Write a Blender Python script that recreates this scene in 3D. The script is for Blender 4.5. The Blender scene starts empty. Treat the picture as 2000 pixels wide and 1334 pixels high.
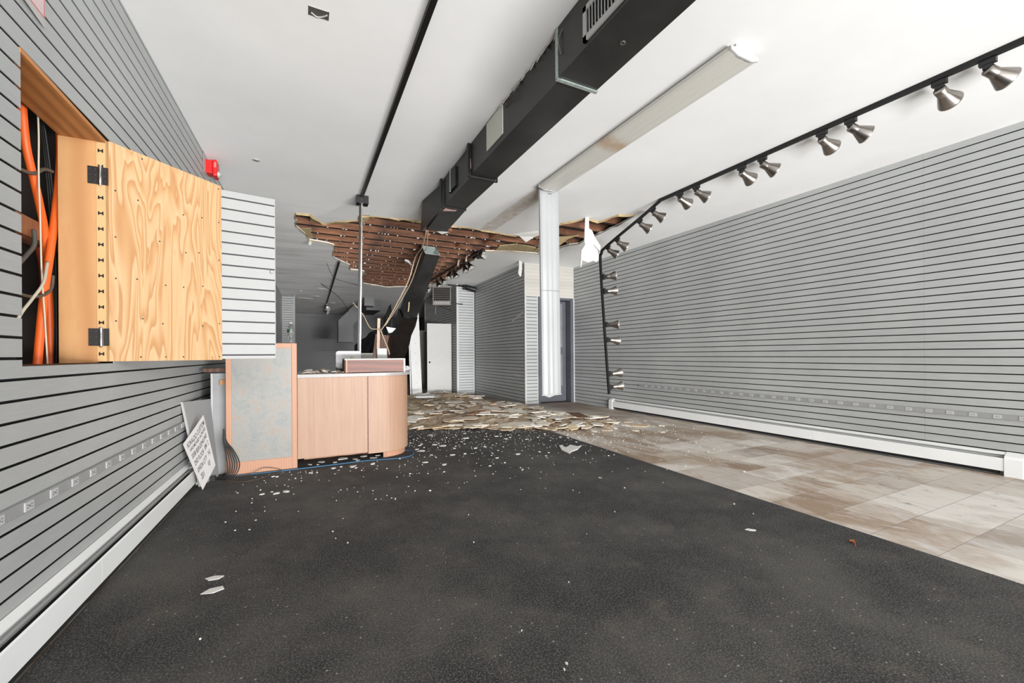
import bpy, bmesh, math, random
from mathutils import Vector, Matrix
random.seed(7)
SC = bpy.context.scene
COL = SC.collection

# ------------------------------------------------------------------ camera
TH, PH = math.radians(26.4), math.radians(0.35)
fw = Vector((math.sin(TH), math.cos(TH), 0)); rt = Vector((math.cos(TH), -math.sin(TH), 0)); up = Vector((0, 0, 1))
cam = bpy.data.objects.new('camera', bpy.data.cameras.new('camera'))
COL.objects.link(cam)
r2 = rt*math.cos(PH) - up*math.sin(PH); u2 = rt*math.sin(PH) + up*math.cos(PH)
M = Matrix((r2, u2, -fw)).transposed().to_4x4(); M.translation = Vector((0, 0, 1.10))
cam.matrix_world = M
cam.data.sensor_width = 36; cam.data.lens = 820/2000*36; cam.data.shift_y = 26/2000
cam.data.clip_start = 0.05; cam.data.clip_end = 200
SC.camera = cam

# ------------------------------------------------------------------ light
w = bpy.data.worlds.new('world'); SC.world = w; w.use_nodes = True
w.node_tree.nodes['Background'].inputs[0].default_value = (1.0, 1.0, 1.0, 1)
w.node_tree.nodes['Background'].inputs[1].default_value = 1.7
def sun(name, d, strength, ang, col=(1, 1, 1)):
    L = bpy.data.lights.new(name, 'SUN'); L.energy = strength; L.angle = math.radians(ang); L.color = col
    o = bpy.data.objects.new(name, L); COL.objects.link(o)
    o.rotation_euler = Vector(d).to_track_quat('-Z', 'Y').to_euler(); o.location = (2, -6, 2)
    return o
# daylight coming in through the shop window opening
def area(name, loc, aim, sx, sy, strength, falloff=None, col=(1, 1, 1)):
    A = bpy.data.lights.new(name, 'AREA'); A.shape = 'RECTANGLE'; A.size = sx; A.size_y = sy; A.color = col; A.energy = strength
    if falloff:
        A.use_nodes = True; nt = A.node_tree; f = nt.nodes.new('ShaderNodeLightFalloff'); f.inputs['Strength'].default_value = 1.0
        nt.links.new(f.outputs[falloff], nt.nodes['Emission'].inputs['Strength'])
    o = bpy.data.objects.new(name, A); COL.objects.link(o); o.location = loc; o.rotation_euler = Vector(aim).to_track_quat('-Z', 'Y').to_euler()
    return o
area('window_daylight', (2.9, -3.3, 1.5), (-.05, 1, .0), 5.4, 2.7, 110)
# added fill lamps behind the camera, no real source; constant falloff evens the ceiling
area('fill_light', (2.1, -3.1, .30), (-.03, 1, 1.15), 5.0, .6, 49, 'Constant')
area('fill_light', (2.4, -3.1, 2.75), (0, 1, -1.1), 5.0, .5, 15, 'Constant')
vs = SC.view_settings; vs.view_transform = 'Standard'; vs.look = 'None'; vs.gamma = 1; vs.exposure = -1.46
vs.use_curve_mapping = False
SC.cycles.max_bounces = 10; SC.cycles.diffuse_bounces = 6

# ------------------------------------------------------------------ materials
def lin(c):
    return tuple(((x/255)/12.92 if x/255 <= .04045 else ((x/255+.055)/1.055)**2.4) for x in c)
MATS = {}
class NT:
    def __init__(s, name):
        m = bpy.data.materials.new(name); m.use_nodes = True; s.m = m; s.t = m.node_tree
        s.b = s.t.nodes['Principled BSDF']; MATS[name] = m
    def n(s, typ, **kw):
        x = s.t.nodes.new(typ)
        for k, v in kw.items():
            if isinstance(k, str) and hasattr(x, k): setattr(x, k, v)
        return x
    def l(s, a, b): s.t.links.new(a, b)
    def coord(s, scale=(1, 1, 1), rot=(0, 0, 0), kind='Object'):
        tc = s.n('ShaderNodeTexCoord'); mp = s.n('ShaderNodeMapping')
        mp.inputs['Scale'].default_value = scale; mp.inputs['Rotation'].default_value = rot
        s.l(tc.outputs[kind], mp.inputs[0]); return mp.outputs[0]
    def noise(s, co, scale, detail=4, rough=.55, dist=0):
        x = s.n('ShaderNodeTexNoise'); x.inputs['Scale'].default_value = scale; x.inputs['Detail'].default_value = detail
        x.inputs['Roughness'].default_value = rough; x.inputs['Distortion'].default_value = dist
        s.l(co, x.inputs['Vector']); return x.outputs[0]
    def ramp(s, fac, stops, interp='LINEAR'):
        r = s.n('ShaderNodeValToRGB'); r.color_ramp.interpolation = interp
        e = r.color_ramp.elements
        while len(e) < len(stops): e.new(.5)
        for i, (p, c) in enumerate(stops):
            e[i].position = p; e[i].color = (*c, 1) if len(c) == 3 else c
        s.l(fac, r.inputs[0]); return r.outputs[0]
    def mix(s, fac, a, b, mode='MIX'):
        x = s.n('ShaderNodeMix'); x.data_type = 'RGBA'; x.blend_type = mode
        if isinstance(fac, (int, float)): x.inputs[0].default_value = fac
        else: s.l(fac, x.inputs[0])
        for i, v in ((6, a), (7, b)):
            if isinstance(v, tuple): x.inputs[i].default_value = (*v, 1)
            else: s.l(v, x.inputs[i])
        return x.outputs[2]
    def math(s, op, a, b=None):
        x = s.n('ShaderNodeMath'); x.operation = op
        for i, v in enumerate((a, b)):
            if v is None: continue
            if isinstance(v, (int, float)): x.inputs[i].default_value = v
            else: s.l(v, x.inputs[i])
        return x.outputs[0]
    def bump(s, h, strength, dist=.002):
        x = s.n('ShaderNodeBump'); x.inputs['Strength'].default_value = strength; x.inputs['Distance'].default_value = dist
        s.l(h, x.inputs['Height']); s.l(x.outputs[0], s.b.inputs['Normal'])
    def base(s, c):
        if isinstance(c, tuple): s.b.inputs['Base Color'].default_value = (*c, 1)
        else: s.l(c, s.b.inputs['Base Color'])
    def set(s, rough=.6, metal=0, **kw):
        s.b.inputs['Roughness'].default_value = rough; s.b.inputs['Metallic'].default_value = metal
        for k, v in kw.items(): s.b.inputs[k].default_value = v
        return s

def simple(name, rgb, rough=.6, metal=0, var=.06, scale=8, bump=0):
    """plain painted surface with a slight procedural tone variation"""
    t = NT(name); c = lin(rgb); co = t.coord()
    f = t.noise(co, scale, 5)
    t.base(t.ramp(f, [(.3, tuple(max(0, x*(1-var)) for x in c)), (.7, tuple(min(1, x*(1+var)) for x in c))]))
    if bump: t.bump(t.noise(co, scale*12, 3), bump)
    t.set(rough, metal); return t.m

def wood(name, dark, light, scale=(1, 1, 1), freq=6, dist=6, rough=.55, knots=False, detail=2, band='X'):
    t = NT(name); co = t.coord(scale)
    n1 = t.noise(co, 1.1, detail, .5, .6)
    v = t.n('ShaderNodeTexWave'); v.wave_type = 'BANDS'; v.bands_direction = band
    v.inputs['Scale'].default_value = freq; v.inputs['Distortion'].default_value = dist
    v.inputs['Detail'].default_value = 1.5; v.inputs['Detail Scale'].default_value = .8
    t.l(co, v.inputs['Vector'])
    a = t.math('MULTIPLY', v.outputs['Fac'], .55); b = t.math('MULTIPLY', n1, .55)
    f = t.math('ADD', a, b)
    col = t.ramp(f, [(.2, lin(dark)), (.75, lin(light))])
    fine = t.noise(t.coord(tuple(x*6 for x in scale)), 3, 3)
    col = t.mix(t.ramp(fine, [(.35, (0, 0, 0)), (.65, (.25, .25, .25))]), col, lin(dark))
    if knots:
        vo = t.n('ShaderNodeTexVoronoi'); vo.inputs['Scale'].default_value = 4.5
        t.l(t.coord((1.2, 1.2, .62)), vo.inputs['Vector'])
        col = t.mix(t.ramp(vo.outputs['Distance'], [(.03, (1, 1, 1)), (.10, (0, 0, 0))]), col, lin((120, 72, 36)))
    t.base(col); t.set(rough); return t.m

# slatwall laminate
t = NT('slat_grey'); co = t.coord((1, 1, 1))
n = t.noise(co, 1.2, 5); n2 = t.noise(t.coord((1, 1, 12)), 9, 3)
col = t.mix(t.ramp(n, [(.35, (0, 0, 0)), (.7, (1, 1, 1))]), lin((151, 153, 152)), lin((162, 164, 163)))
col = t.mix(t.ramp(n2, [(.45, (0, 0, 0)), (.8, (.12, .12, .12))]), col, lin((204, 206, 206)))
t.base(col); t.set(.42)
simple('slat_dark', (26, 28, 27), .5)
simple('slat_shaded', (104, 106, 105), .5)  # darker copy of slat_grey: the left pilaster's shade is put into the colour
MATS['groove'] = simple('groove', (6, 6, 6), .9)  # near black stands in for the shadow deep inside the slat grooves
t = NT('peg_white'); t.base(lin((168, 166, 160))); t.set(.5)
MATS['tan_line'] = simple('tan_line', (176, 148, 120), .7)
simple('trim_light', (172, 172, 172), .45, var=.03)
simple('mdf', (196, 160, 112), .7, var=.08)

# ceiling paint
t = NT('ceiling_paint'); co = t.coord()
a = t.noise(co, .7, 6, .6); b = t.noise(t.coord((.5, 3.2, 1)), .9, 6, .6, .6)
col = t.mix(t.ramp(a, [(.35, (0, 0, 0)), (.7, (1, 1, 1))]), lin((228, 228, 227)), lin((238, 238, 237)))
sep = t.n('ShaderNodeSeparateXYZ'); tcc = t.n('ShaderNodeTexCoord'); t.l(tcc.outputs['Object'], sep.inputs[0])
# grime streaks in the unpainted rear half of the ceiling
rear = t.n('ShaderNodeMapRange'); rear.inputs[1].default_value = 5.4; rear.inputs[2].default_value = 8.5; t.l(sep.outputs[1], rear.inputs[0])
left = t.n('ShaderNodeMapRange'); left.inputs[1].default_value = 2.4; left.inputs[2].default_value = 1.2; t.l(sep.outputs[0], left.inputs[0])
st = t.math('MULTIPLY', rear.outputs[0], left.outputs[0])
strk = t.ramp(b, [(.48, (0, 0, 0)), (.66, (.32, .32, .32))])
m1 = t.mix(1.0, strk, st, 'MULTIPLY')
col = t.mix(m1, col, lin((128, 126, 120)))
# dirty strip left where a fixture was taken down
def band(sock, lo, hi, soft):
    p = t.n('ShaderNodeMapRange'); p.interpolation_type = 'SMOOTHSTEP'; p.inputs[1].default_value = lo; p.inputs[2].default_value = lo+soft; t.l(sock, p.inputs[0])
    q = t.n('ShaderNodeMapRange'); q.interpolation_type = 'SMOOTHSTEP'; q.inputs[1].default_value = hi; q.inputs[2].default_value = hi-soft; t.l(sock, q.inputs[0])
    return t.math('MULTIPLY', p.outputs[0], q.outputs[0])
wob = t.math('ADD', sep.outputs[0], t.math('MULTIPLY', t.noise(co, 5, 3), .06))
bm_ = t.math('MULTIPLY', band(wob, 2.52, 2.80, .04), band(sep.outputs[1], 4.25, 6.3, .1))
col = t.mix(t.math('MULTIPLY', bm_, t.math('MULTIPLY', t.noise(co, 9, 4), .85)), col, lin((160, 140, 112)))
t.base(col); t.bump(t.noise(co, 3, 4), .12, .01); t.set(.75)
simple('plaster', (214, 211, 206), .85, var=.05, scale=20, bump=.3)
simple('drywall_white', (184, 182, 178), .85, var=.04, scale=6, bump=.2)
simple('paper_tan', (170, 150, 112), .85, var=.2, scale=14)
t = NT('plaster_dirty'); co = t.coord(kind='Generated'); oi = t.n('ShaderNodeObjectInfo')
n = t.noise(t.coord(), 6, 6, .65)
c1 = t.ramp(oi.outputs['Random'], [(0, lin((236, 232, 224))), (.5, lin((222, 213, 198))), (.8, lin((200, 176, 140))), (1, lin((238, 235, 230)))])
col = t.mix(t.ramp(n, [(.52, (0, 0, 0)), (.68, (.7, .7, .7))]), c1, lin((150, 122, 88)))
t.base(col); t.bump(t.noise(t.coord(), 40, 4), .4, .004); t.set(.9)
t = NT('rubble_dust'); co = t.coord()
n = t.noise(co, 5, 8, .7); n2 = t.noise(co, 38, 5, .7)
col = t.ramp(n, [(.3, lin((92, 66, 44))), (.46, lin((160, 128, 92))), (.62, lin((214, 198, 174)))])
col = t.mix(t.ramp(n2, [(.5, (0, 0, 0)), (.62, (1, 1, 1))]), col, lin((222, 212, 196)))
t.base(col); t.bump(n2, .8, .02); t.set(.95)

# joist timber
t = NT('joist_wood'); co = t.coord((.6, 6, 6))
n = t.noise(co, 2.2, 6, .65, .4); n2 = t.noise(t.coord((1.3, 1, 1)), 1.7, 4)
col = t.ramp(n, [(.3, lin((52, 34, 24))), (.52, lin((112, 74, 52))), (.72, lin((152, 106, 78)))])
col = t.mix(t.ramp(n2, [(.5, (0, 0, 0)), (.7, (.8, .8, .8))]), col, lin((46, 32, 26)))
t.base(col); t.set(.85)
simple('joist_shade', (24, 18, 15), .95, var=.4)  # joist undersides: the shadow bands between joists are painted into this colour
simple('deck_dark', (34, 24, 20), .9, var=.3)

# carpet
t = NT('carpet_black'); co = t.coord()
n = t.noise(co, 135, 3, .85); n2 = t.noise(co, 1.3, 6, .65); n3 = t.noise(co, 5, 6, .75)
col = t.ramp(n, [(.38, lin((6, 6, 6))), (.5, lin((32, 31, 31))), (.63, lin((100, 98, 96)))])
col = t.mix(t.ramp(n2, [(.42, (0, 0, 0)), (.62, (.34, .34, .34))]), col, lin((104, 101, 96)))
col = t.mix(t.ramp(n3, [(.56, (0, 0, 0)), (.72, (.30, .30, .30))]), col, lin((110, 96, 84)))
vo = t.n('ShaderNodeTexVoronoi'); vo.inputs['Scale'].default_value = 22; t.l(co, vo.inputs['Vector'])
sp = t.math('MULTIPLY', t.math('LESS_THAN', vo.outputs['Distance'], .085), t.math('GREATER_THAN', n2, .5))
col = t.mix(t.math('MULTIPLY', sp, .5), col, lin((190, 184, 172)))
t.base(col); t.bump(n, .9, .004); t.set(.95)

# worn tile floor: staggered rows, each tile with its own tone, water stains
t = NT('floor_tile'); tc = t.coord((1, 1, 1))
mp = t.n('ShaderNodeMapping'); mp.inputs['Location'].default_value = (.04, -.095, 0)
t.l(tc, mp.inputs[0])
br = t.n('ShaderNodeTexBrick'); t.l(mp.outputs[0], br.inputs['Vector'])
br.inputs['Scale'].default_value = 1; br.inputs['Brick Width'].default_value = .61; br.inputs['Row Height'].default_value = .305
br.inputs['Mortar Size'].default_value = .0025; br.inputs['Color1'].default_value = (0, 0, 0, 1); br.inputs['Color2'].default_value = (1, 1, 1, 1)
br.inputs['Mortar'].default_value = (.35, .35, .35, 1); br.offset = .37
n = t.noise(t.coord((1.6, .8, 1)), 1.3, 8, .66, .5); n2 = t.noise(t.coord((2.2, .9, 1)), 4, 7, .75, 1.2)
n3 = t.noise(t.coord(), .55, 4)
c1 = t.ramp(br.outputs['Color'], [(0, lin((120, 100, 82))), (.3, lin((160, 138, 116))), (.6, lin((192, 178, 160))), (1, lin((216, 209, 200)))])
stain = t.mix(t.ramp(n, [(.44, (0, 0, 0)), (.56, (1, 1, 1))]), lin((142, 118, 94)), lin((218, 213, 206)))
col = t.mix(.50, c1, stain)
col = t.mix(t.ramp(n2, [(.52, (0, 0, 0)), (.68, (.7, .7, .7))]), col, lin((204, 204, 205)))
col = t.mix(t.ramp(n2, [(.34, (.85, .85, .85)), (.42, (0, 0, 0))]), col, lin((116, 92, 72)))
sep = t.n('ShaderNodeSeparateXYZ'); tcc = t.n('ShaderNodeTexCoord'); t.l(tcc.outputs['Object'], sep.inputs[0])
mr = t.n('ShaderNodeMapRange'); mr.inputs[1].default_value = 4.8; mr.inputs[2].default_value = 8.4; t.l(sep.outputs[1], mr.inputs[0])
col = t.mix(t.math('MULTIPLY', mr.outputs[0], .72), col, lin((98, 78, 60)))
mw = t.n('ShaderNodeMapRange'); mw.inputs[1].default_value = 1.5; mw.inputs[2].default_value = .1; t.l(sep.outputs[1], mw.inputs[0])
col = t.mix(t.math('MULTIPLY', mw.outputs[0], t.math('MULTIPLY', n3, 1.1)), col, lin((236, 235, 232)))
col = t.mix(t.math('MULTIPLY', br.outputs['Fac'], .55), col, lin((116, 100, 84)))
t.base(col); t.set(.5); t.l(t.ramp(n2, [(.3, (.32, .32, .32)), (.7, (.62, .62, .62))]), t.b.inputs['Roughness'])

# plywood: broad wavy spring growth bands
t = NT('plywood'); co = t.coord((1.6, 1.6, .20))
nz = t.n('ShaderNodeTexNoise'); nz.inputs['Scale'].default_value = 4.2; nz.inputs['Detail'].default_value = 2.5; nz.inputs['Distortion'].default_value = .9; t.l(co, nz.inputs['Vector'])
r = t.math('MULTIPLY', nz.outputs[0], 13.0); r = t.math('FRACT', r)
sepp = t.n('ShaderNodeSeparateXYZ'); t.l(t.coord(), sepp.inputs[0])
col = t.ramp(r, [(0, lin((170, 124, 82))), (.22, lin((180, 138, 94))), (.5, lin((190, 155, 114))), (.9, lin((196, 164, 125))), (1, lin((170, 124, 82)))])
f2 = t.noise(t.coord((60, 60, 2)), 3, 2)
col = t.mix(t.ramp(f2, [(.4, (0, 0, 0)), (.7, (.3, .3, .3))]), col, lin((190, 140, 84)))
t.base(col); t.set(.6)
wood('pine', (172, 122, 76), (192, 146, 98), (2, 2, .5), 1.0, 5, .55, knots=True)
wood('brown_board', (146, 92, 48), (184, 124, 70), (3, 1, 3), 2, 3, .5)
t = NT('peach_veneer'); n = t.noise(t.coord((34, 34, 1.1)), 2.2, 4, .6); n2 = t.noise(t.coord(), 2, 3)
col = t.ramp(n, [(.35, lin((156, 122, 99))), (.65, lin((166, 133, 110)))]); col = t.mix(t.ramp(n2, [(.4, (0, 0, 0)), (.7, (.3, .3, .3))]), col, lin((172, 141, 119)))
t.base(col); t.set(.5)
wood('peach_solid', (170, 124, 98), (180, 136, 110), (10, 10, 1), 1.5, 2, .5)
wood('oak_brown', (84, 36, 18), (116, 58, 34), (1.0, 4, 6), 1.1, 9, .45, band='Z')
wood('dark_wood', (58, 36, 24), (98, 62, 40), (3, 1, 3), 2, 3, .6)
wood('old_lath', (46, 36, 28), (84, 66, 50), (8, 8, 1), 2, 4, .8)
wood('noggin_wood', (128, 82, 54), (168, 112, 78), (2, 2, 8), 2, 3, .7)
t = NT('laminate_stone'); n = t.noise(t.coord(), 7, 9, .78); n2 = t.noise(t.coord(), 60, 4)
col = t.ramp(n, [(.33, lin((148, 124, 108))), (.46, lin((138, 136, 130))), (.64, lin((122, 126, 126)))])
col = t.mix(t.ramp(n2, [(.42, (0, 0, 0)), (.7, (.25, .25, .25))]), col, lin((154, 151, 146)))
t.base(col); t.set(.45)
simple('laminate_grey', (152, 148, 145), .4, var=.05, scale=30)
# sheet metal painted black with scuffs
t = NT('duct_black'); co = t.coord(); n = t.noise(co, 2.4, 5, .6); n2 = t.noise(t.coord((7, 2, 7)), 5, 6, .7, 1)
col = t.mix(t.ramp(n, [(.35, (0, 0, 0)), (.7, (1, 1, 1))]), lin((22, 22, 22)), lin((44, 44, 43)))
col = t.mix(t.ramp(n2, [(.68, (0, 0, 0)), (.80, (.6, .6, .6))]), col, lin((150, 148, 144)))
t.base(col); t.set(.42); t.bump(n, .25, .01)
t = NT('galvanised'); v = t.n('ShaderNodeTexVoronoi'); v.inputs['Scale'].default_value = 40; t.l(t.coord(), v.inputs['Vector'])
t.base(t.ramp(v.outputs['Distance'], [(0, lin((150, 162, 156))), (.6, lin((176, 188, 182)))])); t.set(.45, .5)
t = NT('duct_plate'); t.base(lin((196, 198, 188))); t.set(.6)
simple('foil_wrap', (26, 22, 20), .3, .2, var=.35, scale=6, bump=.5)
simple('black_metal', (17, 17, 18), .45, .2)
simple('black_plastic', (20, 20, 21), .4)
simple('black_rubber', (22, 21, 21), .6)
t = NT('brushed_steel'); t.base(lin((158, 152, 146))); t.set(.30, 1.0)
t = NT('chrome'); t.base(lin((225, 225, 225))); t.set(.12, 1.0)
t = NT('dark_hinge'); t.base(lin((74, 72, 70))); t.set(.38, .8)
t = NT('lamp_face'); t.base(lin((226, 226, 222))); t.set(.12, .6)
simple('white_enamel', (172, 172, 170), .55, var=.02)
simple('white_paint', (176, 176, 175), .5, var=.03)
simple('leaf_white', (153, 154, 153), .5, var=.02)
simple('radiator_white', (218, 219, 218), .4, var=.03, scale=3)
t = NT('diffuser'); co = t.coord((1, 1, 1)); n = t.noise(co, 1.6, 4)
t.base(t.ramp(n, [(.3, lin((152, 153, 154))), (.7, lin((160, 161, 162)))])); t.set(.3); t.b.inputs['Transmission Weight'].default_value = .0
t = NT('diffuser_dirty'); co = t.coord(); sep = t.n('ShaderNodeSeparateXYZ'); t.l(co, sep.inputs[0])
y = t.math('ABSOLUTE', t.math('ADD', sep.outputs[1], -.06)); d = t.math('ADD', y, t.math('MULTIPLY', t.noise(co, 14, 4), .16))
col = t.mix(t.ramp(d, [(.10, (.75, .75, .75)), (.22, (0, 0, 0))]), lin((198, 196, 188)), lin((170, 140, 108)))
t.base(col); t.set(.35)
simple('heater_grey', (106, 100, 94), .5, var=.1)
simple('door_grey', (74, 75, 82), .5, var=.08)
simple('door_panel_grey', (108, 110, 114), .35, var=.1)
simple('door_white', (148, 147, 144), .5, var=.03)
simple('cabinet_grey', (138, 139, 139), .45, var=.04)
simple('dim_panel', (122, 120, 114), .6, var=.05)
simple('orange_conduit', (226, 96, 30), .45, var=.05)
simple('rust_conduit', (146, 58, 34), .5, var=.1)
simple('cable_white', (196, 188, 168), .5)
simple('cable_tan', (190, 168, 140), .6)
simple('cable_grey', (98, 96, 90), .45, .5)
simple('cable_blue', (58, 116, 158), .5)
simple('cable_brown', (86, 66, 52), .5)
simple('alarm_red', (196, 24, 26), .35, var=.05)
simple('paper_white', (166, 163, 161), .8, var=.03)
simple('paper_pink', (190, 170, 170), .8, var=.03)
simple('ink_red', (196, 70, 76), .7)
simple('ink_grey', (84, 82, 92), .7)
simple('ink_black', (52, 50, 54), .7)
simple('leaf_orange', (190, 104, 48), .7, var=.2)
simple('stick_pink', (188, 162, 142), .7, var=.1)
simple('brick_dark', (44, 36, 32), .9, var=.4, scale=5)
simple('plaster_peel', (84, 80, 74), .8, var=.4, scale=9)
simple('pink_tape', (206, 170, 166), .6)
simple('label_green', (36, 66, 48), .4)
t = NT('clear_plastic'); t.base(lin((236, 240, 242))); t.set(.08); t.b.inputs['Transmission Weight'].default_value = .92; t.b.inputs['IOR'].default_value = 1.35
t = NT('water'); t.base((1, 1, 1)); t.set(.0); t.b.inputs['Transmission Weight'].default_value = 1; t.b.inputs['IOR'].default_value = 1.33
simple('conc', (150, 146, 140), .9)

# ------------------------------------------------------------------ mesh helpers
class MB:
    def __init__(s): s.v = []; s.f = []; s.m = []; s.sm = []
    def add(s, vs, fs, mi=0, smooth=False):
        o = len(s.v); s.v += [Vector(p) for p in vs]
        for f in fs: s.f.append([o+i for i in f]); s.m.append(mi); s.sm.append(smooth)
        return s
    def box(s, x0, x1, y0, y1, z0, z1, mi=0):
        return s.add([(x0, y0, z0), (x1, y0, z0), (x1, y1, z0), (x0, y1, z0), (x0, y0, z1), (x1, y0, z1), (x1, y1, z1), (x0, y1, z1)],
                     [(0, 3, 2, 1), (4, 5, 6, 7), (0, 1, 5, 4), (1, 2, 6, 5), (2, 3, 7, 6), (3, 0, 4, 7)], mi)
    def obox(s, c, ax, ay, az, hx, hy, hz, mi=0):
        c = Vector(c); ax = Vector(ax).normalized(); ay = Vector(ay).normalized(); az = Vector(az).normalized()
        P = [c+ax*a*hx+ay*b*hy+az*d*hz for d in (-1, 1) for a, b in ((-1, -1), (1, -1), (1, 1), (-1, 1))]
        return s.add(P, [(0, 3, 2, 1), (4, 5, 6, 7), (0, 1, 5, 4), (1, 2, 6, 5), (2, 3, 7, 6), (3, 0, 4, 7)], mi)
    def prism(s, pts, vec, mi=0, smooth=False):
        n = len(pts); pts = [Vector(p) for p in pts]; vec = Vector(vec)
        s.add(pts+[p+vec for p in pts], [tuple(range(n))[::-1], tuple(range(n, 2*n))]+[(i, (i+1) % n, n+(i+1) % n, n+i) for i in range(n)], mi, smooth)
        return s
    def ring(s, prof, c=(0, 0, 0), axis=(0, 0, 1), seg=20, mi=0, smooth=True):
        """lathe: prof = [(radius, height)]"""
        c = Vector(c); q = Vector((0, 0, 1)).rotation_difference(Vector(axis).normalized())
        vs = []; n = len(prof)
        for r, h in prof:
            for k in range(seg):
                a = 2*math.pi*k/seg; vs.append(c+q @ Vector((r*math.cos(a), r*math.sin(a), h)))
        fs = [(i*seg+k, i*seg+(k+1) % seg, (i+1)*seg+(k+1) % seg, (i+1)*seg+k) for i in range(n-1) for k in range(seg)]
        s.add(vs, fs, mi, smooth); o = len(s.v)-len(vs)
        for i in (0, n-1):
            if prof[i][0] > 1e-6:
                f = [o+i*seg+k for k in range(seg)]
                s.f.append(f[::-1] if i == 0 else f); s.m.append(mi); s.sm.append(False)
        return s
    def tube(s, pts, r, seg=8, mi=0):
        pts = [Vector(p) for p in pts]; n = len(pts); vs = []
        nrm = None
        for i, p in enumerate(pts):
            d = (pts[min(i+1, n-1)]-pts[max(i-1, 0)]).normalized()
            if nrm is None:
                nrm = d.orthogonal().normalized()
            nrm = (nrm-d*nrm.dot(d)).normalized(); b = d.cross(nrm)
            rr = r[i] if isinstance(r, (list, tuple)) else r
            for k in range(seg):
                a = 2*math.pi*k/seg; vs.append(p+(nrm*math.cos(a)+b*math.sin(a))*rr)
        fs = [(i*seg+k, i*seg+(k+1) % seg, (i+1)*seg+(k+1) % seg, (i+1)*seg+k) for i in range(n-1) for k in range(seg)]
        fs += [tuple(range(seg))[::-1], tuple(range((n-1)*seg, n*seg))]
        return s.add(vs, fs, mi, True)
    def build(s, name, mats, parent=None, origin=None, label=None, cat=None, group=None, kind=None, local=False):
        if isinstance(mats, str): mats = [mats]
        xs = [p.x for p in s.v]; ys = [p.y for p in s.v]; zs = [p.z for p in s.v]
        if local: off = Vector((0, 0, 0))
        elif parent is not None:
            off = parent_world(parent)
        else: off = Vector(origin) if origin is not None else Vector(((min(xs)+max(xs))/2, (min(ys)+max(ys))/2, min(zs)))
        me = bpy.data.meshes.new(name); me.from_pydata([p-off for p in s.v], [], s.f); me.update()
        for m in mats: me.materials.append(MATS[m])
        me.polygons.foreach_set('material_index', s.m); me.polygons.foreach_set('use_smooth', s.sm)
        bm = bmesh.new(); bm.from_mesh(me); bmesh.ops.recalc_face_normals(bm, faces=bm.faces); bm.to_mesh(me); bm.free()
        o = bpy.data.objects.new(name, me); COL.objects.link(o)
        if parent is not None: o.parent = parent
        if parent is None and not local: o.location = off
        tag(o, label, cat, group, kind)
        return o
def parent_world(p):
    v = Vector((0, 0, 0))
    while p is not None: v += p.location; p = p.parent
    return v
def tag(o, label=None, cat=None, group=None, kind=None):
    if label: o['label'] = label
    if cat: o['category'] = cat
    if group: o['group'] = group
    if kind: o['kind'] = kind
    return o
def empty(name, loc, label, cat, group=None):
    o = bpy.data.objects.new(name, None); COL.objects.link(o); o.location = loc; o.empty_display_size = .1
    return tag(o, label, cat, group)
def bevel(o, w=.003, seg=2):
    m = o.modifiers.new('bevel', 'BEVEL'); m.width = w; m.segments = seg; m.limit_method = 'ANGLE'; m.angle_limit = math.radians(50)
    return o
def bez(pts, n=10):
    """smooth curve through points (Catmull-Rom)"""
    P = [Vector(p) for p in pts]; P = [P[0]*2-P[1]]+P+[P[-1]*2-P[-2]]; out = []
    for i in range(1, len(P)-2):
        for k in range(n):
            t = k/n; a, b, c, d = P[i-1], P[i], P[i+1], P[i+2]
            out.append(.5*((2*b)+(-a+c)*t+(2*a-5*b+4*c-d)*t*t+(-a+3*b-3*c+d)*t**3))
    out.append(P[-2]); return out
def text_mesh(body, size, mat, name, parent, mw, ext=.0006, sx=1.0, shear=0, bold=0):
    cu = bpy.data.curves.new('tmp', 'FONT'); cu.body = body; cu.size = size; cu.extrude = ext; cu.shear = shear; cu.offset = bold
    ob = bpy.data.objects.new('tmp', cu); COL.objects.link(ob)
    dg = bpy.context.evaluated_depsgraph_get(); me = bpy.data.meshes.new_from_object(ob.evaluated_get(dg))
    COL.objects.unlink(ob); bpy.data.objects.remove(ob)
    me.transform(mw @ Matrix.Diagonal((sx, 1, 1, 1))); me.transform(Matrix.Translation(-parent_world(parent)))
    me.materials.clear(); me.materials.append(MATS[mat])
    o = bpy.data.objects.new(name, me); COL.objects.link(o); o.parent = parent
    return o

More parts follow.
